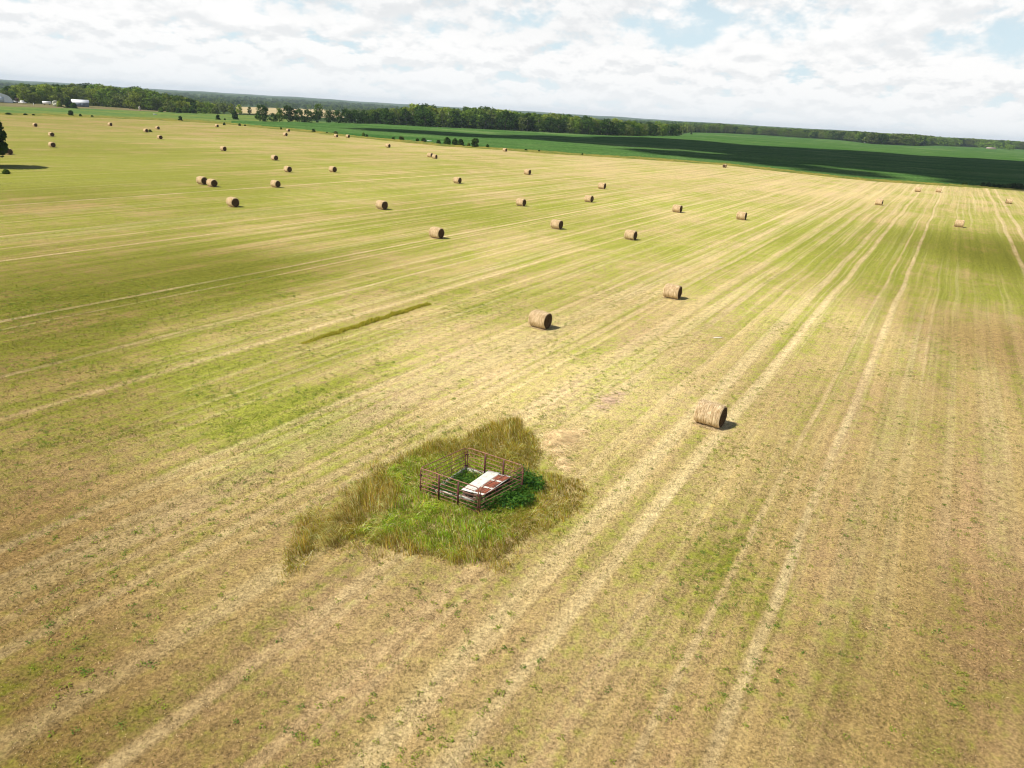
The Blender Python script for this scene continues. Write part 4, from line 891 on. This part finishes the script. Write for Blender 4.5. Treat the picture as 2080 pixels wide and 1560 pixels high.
# ------------------------------------------------------------------ farm buildings and small far things
M_ROOFW = painted('white_metal_roof', (.80, .81, .82), .06, .45, .5, spec=.5); M_BLUEW = painted('blue_grey_wall', (.20, .24, .30), .12, .6, .4)
M_HOOP = painted('white_fabric_cover', (.66, .72, .76), .08, .6, .3); M_PLAIN = painted('white_box_paint', (.80, .80, .78), .06, .5, .6); M_DARK = painted('dark_opening', (.03, .032, .035), .1, .8)
M_PINK = painted('pale_pink_roof', (.40, .32, .28), .1, .6, .4); M_CREAM = painted('cream_tank', (.62, .62, .48), .1, .5, .6)
def mscale(px, py): p = at(px, py); return p, float(np.dot(p - np.array([0, 0, H]), np.array(_F))) / F_PX      # metres per picture pixel there
# long shed with white roof
p, k = mscale(162, 216.5); L_, W_, hw, hr = 36 * k, 11.0, 7.5 * k, 12.6 * k
rt = empty('long_shed', tuple(p + np.array([-3.3, 4.5, 0])), R(31))
b = MB(); b.box((0, 0, hw / 2), (L_, W_, hw)); obj('wall', b.mesh('wall'), M_BLUEW, rt)
b = MB(); e = .5; X0, X1 = -L_ / 2 - e, L_ / 2 + e
for s_ in (-1, 1):
    V = []
    for x in (X0, X1):
        for (yy, zz) in ((s_ * (W_ / 2 + e), hw - .1), (0, hr)): V += [(x, yy, zz + .05), (x, yy, zz + .22)]
    b.add(V, [[1, 3, 7, 5], [0, 4, 6, 2], [0, 1, 5, 4], [2, 6, 7, 3], [0, 2, 3, 1], [4, 5, 7, 6]])
obj('roof', b.mesh('roof'), M_ROOFW, rt)
for s_ in (-1, 1):
    b = MB(); x = s_ * (L_ / 2 - .01); b.add([(x, -W_ / 2, hw), (x, W_ / 2, hw), (x, 0, hr + .04), (x - s_ * .15, -W_ / 2, hw), (x - s_ * .15, W_ / 2, hw), (x - s_ * .15, 0, hr + .04)], [[0, 1, 4, 3], [1, 2, 5, 4], [2, 0, 3, 5]], [[0, 2, 1], [3, 4, 5]]); obj('gable', b.mesh('gable'), M_BLUEW, rt)
b = MB(); b.box((L_ * .18, -W_ / 2 - .03, hw * .42), (3.6, .12, hw * .84)); obj('door', b.mesh('door'), painted('grey_door', (.15, .18, .23), .1), rt)
tag(rt, 'long low farm shed with bright white roof and blue grey wall before the left wood', 'shed')
# white hoop barn cut by the left edge
p, k = mscale(-2, 207.5); r_ = 24 * k; hh = 17.5 * k
rt = empty('hoop_barn', tuple(p + np.array([-5.6, 7.4, 0])), R(38)); b = MB(); n = 18; th = np.linspace(0, math.pi, n); ring = []
for y in (-9, -4.5, 0, 4.5, 9): ring.append(np.c_[r_ * np.cos(th), np.full(n, y), hh * np.sin(th) ** .85])
V = np.vstack(ring); idx = np.arange(5 * n).reshape(5, n); b.add(V, np.stack([idx[:-1, :-1], idx[1:, :-1], idx[1:, 1:], idx[:-1, 1:]], -1).reshape(-1, 4)); obj('cover', b.mesh('cover', True), M_HOOP, rt)
for y in (-8.9, 8.9):
    b = MB(); V = np.vstack([np.c_[r_ * .985 * np.cos(th), np.full(n, y), hh * .985 * np.sin(th) ** .85], [[0, y, 0]]]); b.add(V, f3=[[i, i + 1, n] if y < 0 else [i + 1, i, n] for i in range(n - 1)]); obj('end_wall', b.mesh('end_wall'), M_HOOP, rt)
b = MB(); b.box((r_ * .1, -8.98, hh * .3), (5.0, .1, hh * .6)); obj('door', b.mesh('door'), painted('pale_door', (.52, .60, .66), .05), rt)
tag(rt, 'big white rounded hoop barn cut by the left edge of the picture', 'barn')
# white box trailer
p, k = mscale(96, 213); rt = empty('box_trailer', tuple(p), R(25)); w_ = 15 * k
b = MB(); b.box((0, 0, 3.6 * k + .2), (w_, 2.5, 5.2 * k)); obj('box', b.mesh('box'), M_PLAIN, rt); b = MB(); b.box((0, 0, .75), (w_ * .96, 2.2, .25)); obj('chassis', b.mesh('chassis'), M_DARK, rt)
for x in (-.3, .3):
    b = MB(); b.tube([(x * w_, -1.2, .48), (x * w_, -.9, .48)], .48, 12); obj('wheel', b.mesh('wheel', True), M_DARK, rt)
tag(rt, 'white box trailer parked between the hoop barn and the long shed', 'trailer')
# small pale hut with an arched roof behind the dark bush
p, k = mscale(115, 216); rt = empty('hut', tuple(p), R(35)); n = 12; th = np.linspace(0, math.pi, n); rr = 6 * k; b = MB(); b.box((0, 0, 3.2 * k), (2 * rr, 5, 6.4 * k)); obj('wall', b.mesh('wall'), M_CREAM, rt); b = MB()
V = np.vstack([np.c_[(rr + .2) * np.cos(th), np.full(n, y), 6.4 * k + 4.5 * k * np.sin(th)] for y in (-2.8, 2.8)]); idx = np.arange(2 * n).reshape(2, n); b.add(V, np.vstack([np.stack([idx[:-1, :-1], idx[1:, :-1], idx[1:, 1:], idx[:-1, 1:]], -1).reshape(-1, 4)])); obj('roof', b.mesh('roof', True), M_CREAM, rt)
b = MB(); b.add(np.vstack([V[:n], [[0, -2.8, 6.4 * k]]]), f3=[[i, i + 1, n] for i in range(n - 1)]); obj('gable', b.mesh('gable'), M_CREAM, rt)
tag(rt, 'small cream hut with an arched roof half hidden behind dark bushes', 'hut')
for px, base, hgt, wf, lab in [(140, 219, 18, .95, 'dark spreading bush in front of the long shed'), (151, 220, 11, 1.25, 'lower dark bush right of the one before the long shed'), (122, 217, 12, .9, 'olive bush in front of the cream hut')]:
    p = at(px, base); tree('shrub', lab, 'shrub', p, h_at(p, px, base - hgt), 7, 0 if px > 130 else 2, wf)
def car(px, py, lab, mat, L=4.6, hgt=1.5):
    p, k = mscale(px, py); rt = empty('parked_car', tuple(p), R(-4)); b = MB(); b.box((0, 0, .62), (L, 1.8, .62)); obj('body', b.mesh('body'), mat, rt)
    b = MB(); V = [(-L * .30, -.85, .93), (L * .26, -.85, .93), (L * .26, .85, .93), (-L * .30, .85, .93), (-L * .22, -.72, hgt), (L * .14, -.72, hgt), (L * .14, .72, hgt), (-L * .22, .72, hgt)]
    b.add(V, [[3, 2, 1, 0], [4, 5, 6, 7], [0, 1, 5, 4], [1, 2, 6, 5], [2, 3, 7, 6], [3, 0, 4, 7]]); obj('cabin', b.mesh('cabin'), M_DARK if mat is not M_PLAIN else M_PLAIN, rt)
    for x in (-.3, .3):
        for y in (-.92, .92):
            b = MB(); b.tube([(x * L, y - .1, .33), (x * L, y + .1, .33)], .33, 10); obj('wheel', b.mesh('wheel', True), M_DARK, rt)
    return tag(rt, lab, 'car')
car(46, 210, 'white vehicle parked right of the hoop barn', M_PLAIN, 5.5, 2.0); car(29, 208.5, 'small low white car right beside the hoop barn', M_PLAIN, 4.4, 1.4)
p, k = mscale(37, 208); rt = empty('shack', tuple(p)); b = MB(); b.box((0, 0, 1.3), (3.4, 3, 2.6)); obj('wall', b.mesh('wall'), M_WOODB, rt); b = MB(); b.add([(-1.9, -1.7, 2.6), (1.9, -1.7, 2.6), (1.9, 1.7, 2.6), (-1.9, 1.7, 2.6), (-1.9, 0, 3.4), (1.9, 0, 3.4)], [[0, 1, 5, 4], [2, 3, 4, 5], [3, 2, 1, 0]], [[3, 0, 4], [1, 2, 5]]); obj('roof', b.mesh('roof'), painted('brown_roof', (.22, .14, .10), .2), rt)
tag(rt, 'tiny brown shack between the two white vehicles by the hoop barn', 'shack')
p, k = mscale(68.5, 214.5); rt = empty('marker_post', tuple(p)); b = MB(); b.tube([(0, 0, 0), (0, 0, 4.4 * k)], .17, 8); obj('post', b.mesh('post', True), M_PLAIN, rt); b = MB(); b.box((0, 0, 4.4 * k + .12), (.55, .3, .22)); obj('cap', b.mesh('cap'), M_PLAIN, rt); tag(rt, 'short white post standing in the farmyard grass', 'post')
p, k = mscale(284, 224); rt = empty('dead_trunk', tuple(p)); b = MB(); b.tube([(0, 0, 0), (.1, 0, 2.2 * k), (-.1, 0, 5 * k), (.05, 0, 8 * k)], [1.0, .8, .75, .3], 8); b.tube([(0, 0, 4 * k), (.9, 0, 6 * k)], [.3, .1], 5); obj('stem', b.mesh('stem', True), M_PALEBARK, rt); tag(rt, 'pale grey broken trunk at the edge of the left wood', 'tree trunk')
def trough(px, py, w, lab, name, mat):
    p, k = mscale(px, py); rt = empty(name, tuple(p), R(-4)); L = w * k
    b = MB(); b.box((0, 0, .42), (L, 1.0, .42)); obj('tank', b.mesh('tank'), mat, rt); b = MB(); b.box((0, 0, .66), (L * 1.03, 1.1, .06)); obj('rim', b.mesh('rim'), mat, rt)
    for s_ in (-1, 1): b = MB(); b.box((s_ * L * .38, 0, .1), (.3, .9, .2)); obj('foot', b.mesh('foot'), M_DARK, rt)
    return tag(rt, lab, 'trough')
trough(315, 233.5, 6, 'white trough out in the middle of the pasture', 'trough', M_PLAIN); trough(872, 288, 9, 'thin pale trough at the right end of the long dark clump of bush', 'trough', M_PLAIN); trough(1757, 290.5, 5, 'small white tank by the left end of the near right trees', 'water_tank', M_PLAIN)
p, k = mscale(2013, 303.0); p = dist_scale(p, .985); rt = empty('long_barn', tuple(p), R(-35)); b = MB(); b.box((0, 0, 1.1), (16 * k, 9, 2.2)); obj('wall', b.mesh('wall'), M_PINK, rt); b = MB(); w2 = 16 * k / 2 + .4
b.add([(-w2, -5, 2.2), (w2, -5, 2.2), (w2, 5, 2.2), (-w2, 5, 2.2), (-w2, 0, 3.4), (w2, 0, 3.4)], [[0, 1, 5, 4], [2, 3, 4, 5], [3, 2, 1, 0]], [[3, 0, 4], [1, 2, 5]]); obj('roof', b.mesh('roof'), M_PINK, rt); tag(rt, 'long low pinkish barn far off at the right before the strip of trees', 'barn')

# ------------------------------------------------------------------ the cloud that shades the green crop (it floats up to the left, out of the picture)
M_CLOUD, t, out = material('cloud_white'); surf(t, out, (.8, .8, .8), 1, 0)
CZ = 950.0; shift = np.array([-to_sun.x, -to_sun.y]) / to_sun.z * CZ
def cloud(outline, n, name, thick):
    poly = [tuple(at(a, b)[:2]) for a, b in outline]; p0, p1 = np.min(poly, 0), np.max(poly, 0); b = MB(); g = np.random.default_rng(len(outline)); c0 = 0
    import bmesh
    bm = bmesh.new(); bmesh.ops.create_icosphere(bm, subdivisions=2, radius=1); bm.verts.ensure_lookup_table(); SV = np.array([v.co[:] for v in bm.verts]); SF = np.array([[v.index for v in f.verts] for f in bm.faces]); bm.free()
    while c0 < n:
        q = g.uniform(p0, p1)
        if not bool(inpoly(q[:1], q[1:], poly)[0]): continue
        ed = min(math.hypot(q[0] - x, q[1] - y) for x, y in np.vstack([np.linspace(poly[i], poly[(i + 1) % len(poly)], 16) for i in range(len(poly))]))
        r_ = min(max(ed, 7), 60) * g.uniform(.75, 1.05); V = SV * (1 + .22 * np.sin(SV @ g.normal(0, 3, 3) + g.uniform(0, 6)))[:, None] * np.array([r_, r_, min(r_ * .5, thick)])
        b.add(V + np.array([q[0] - shift[0], q[1] - shift[1], CZ + g.uniform(0, 8)]), f3=SF); c0 += 1
    return tag(obj(name, b.mesh(name, True), M_CLOUD), kind='structure')
cloud([(1180, 280), (1300, 279), (1420, 286), (1500, 295), (1620, 301), (1750, 308), (1880, 318), (1990, 323), (2100, 330), (2400, 352), (2400, 410), (2150, 387), (2040, 376), (1900, 362), (1760, 348), (1680, 342), (1620, 331), (1500, 318), (1420, 308), (1330, 303), (1240, 297), (1150, 290), (1050, 282), (1000, 277), (1080, 275)], 620, 'cloud', 22)
cloud([(1240, 300), (1340, 306), (1440, 313), (1560, 325), (1680, 344), (1800, 354), (1950, 368), (2150, 390), (2400, 412), (2400, 424), (2150, 398), (1950, 375), (1800, 363), (1680, 352), (1560, 337), (1440, 325), (1300, 312)], 90, 'cloud', 9)
cloud([(760, 262), (860, 267), (960, 273), (1040, 278), (1040, 283), (940, 279), (840, 273), (760, 268), (700, 262)], 90, 'cloud', 9)

# ------------------------------------------------------------------ the air
HZ = 62.0
b = MB(); b.box((0, 4500, (HZ - 30) / 2), (15000, 12000, HZ + 30)); hz_o = obj('haze', b.mesh('haze'))
ma, t, out = material('haze_air'); v = t.new('ShaderNodeVolumePrincipled'); v.inputs['Color'].default_value = (.72, .86, 1.0, 1); v.inputs['Density'].default_value = 0.7e-4; v.inputs['Anisotropy'].default_value = 0.0
t.L.new(v.outputs[0], out.inputs['Volume']); hz_o.data.materials.append(ma); tag(hz_o, 'thin pale blue summer haze over the farmland', 'haze', kind='stuff')
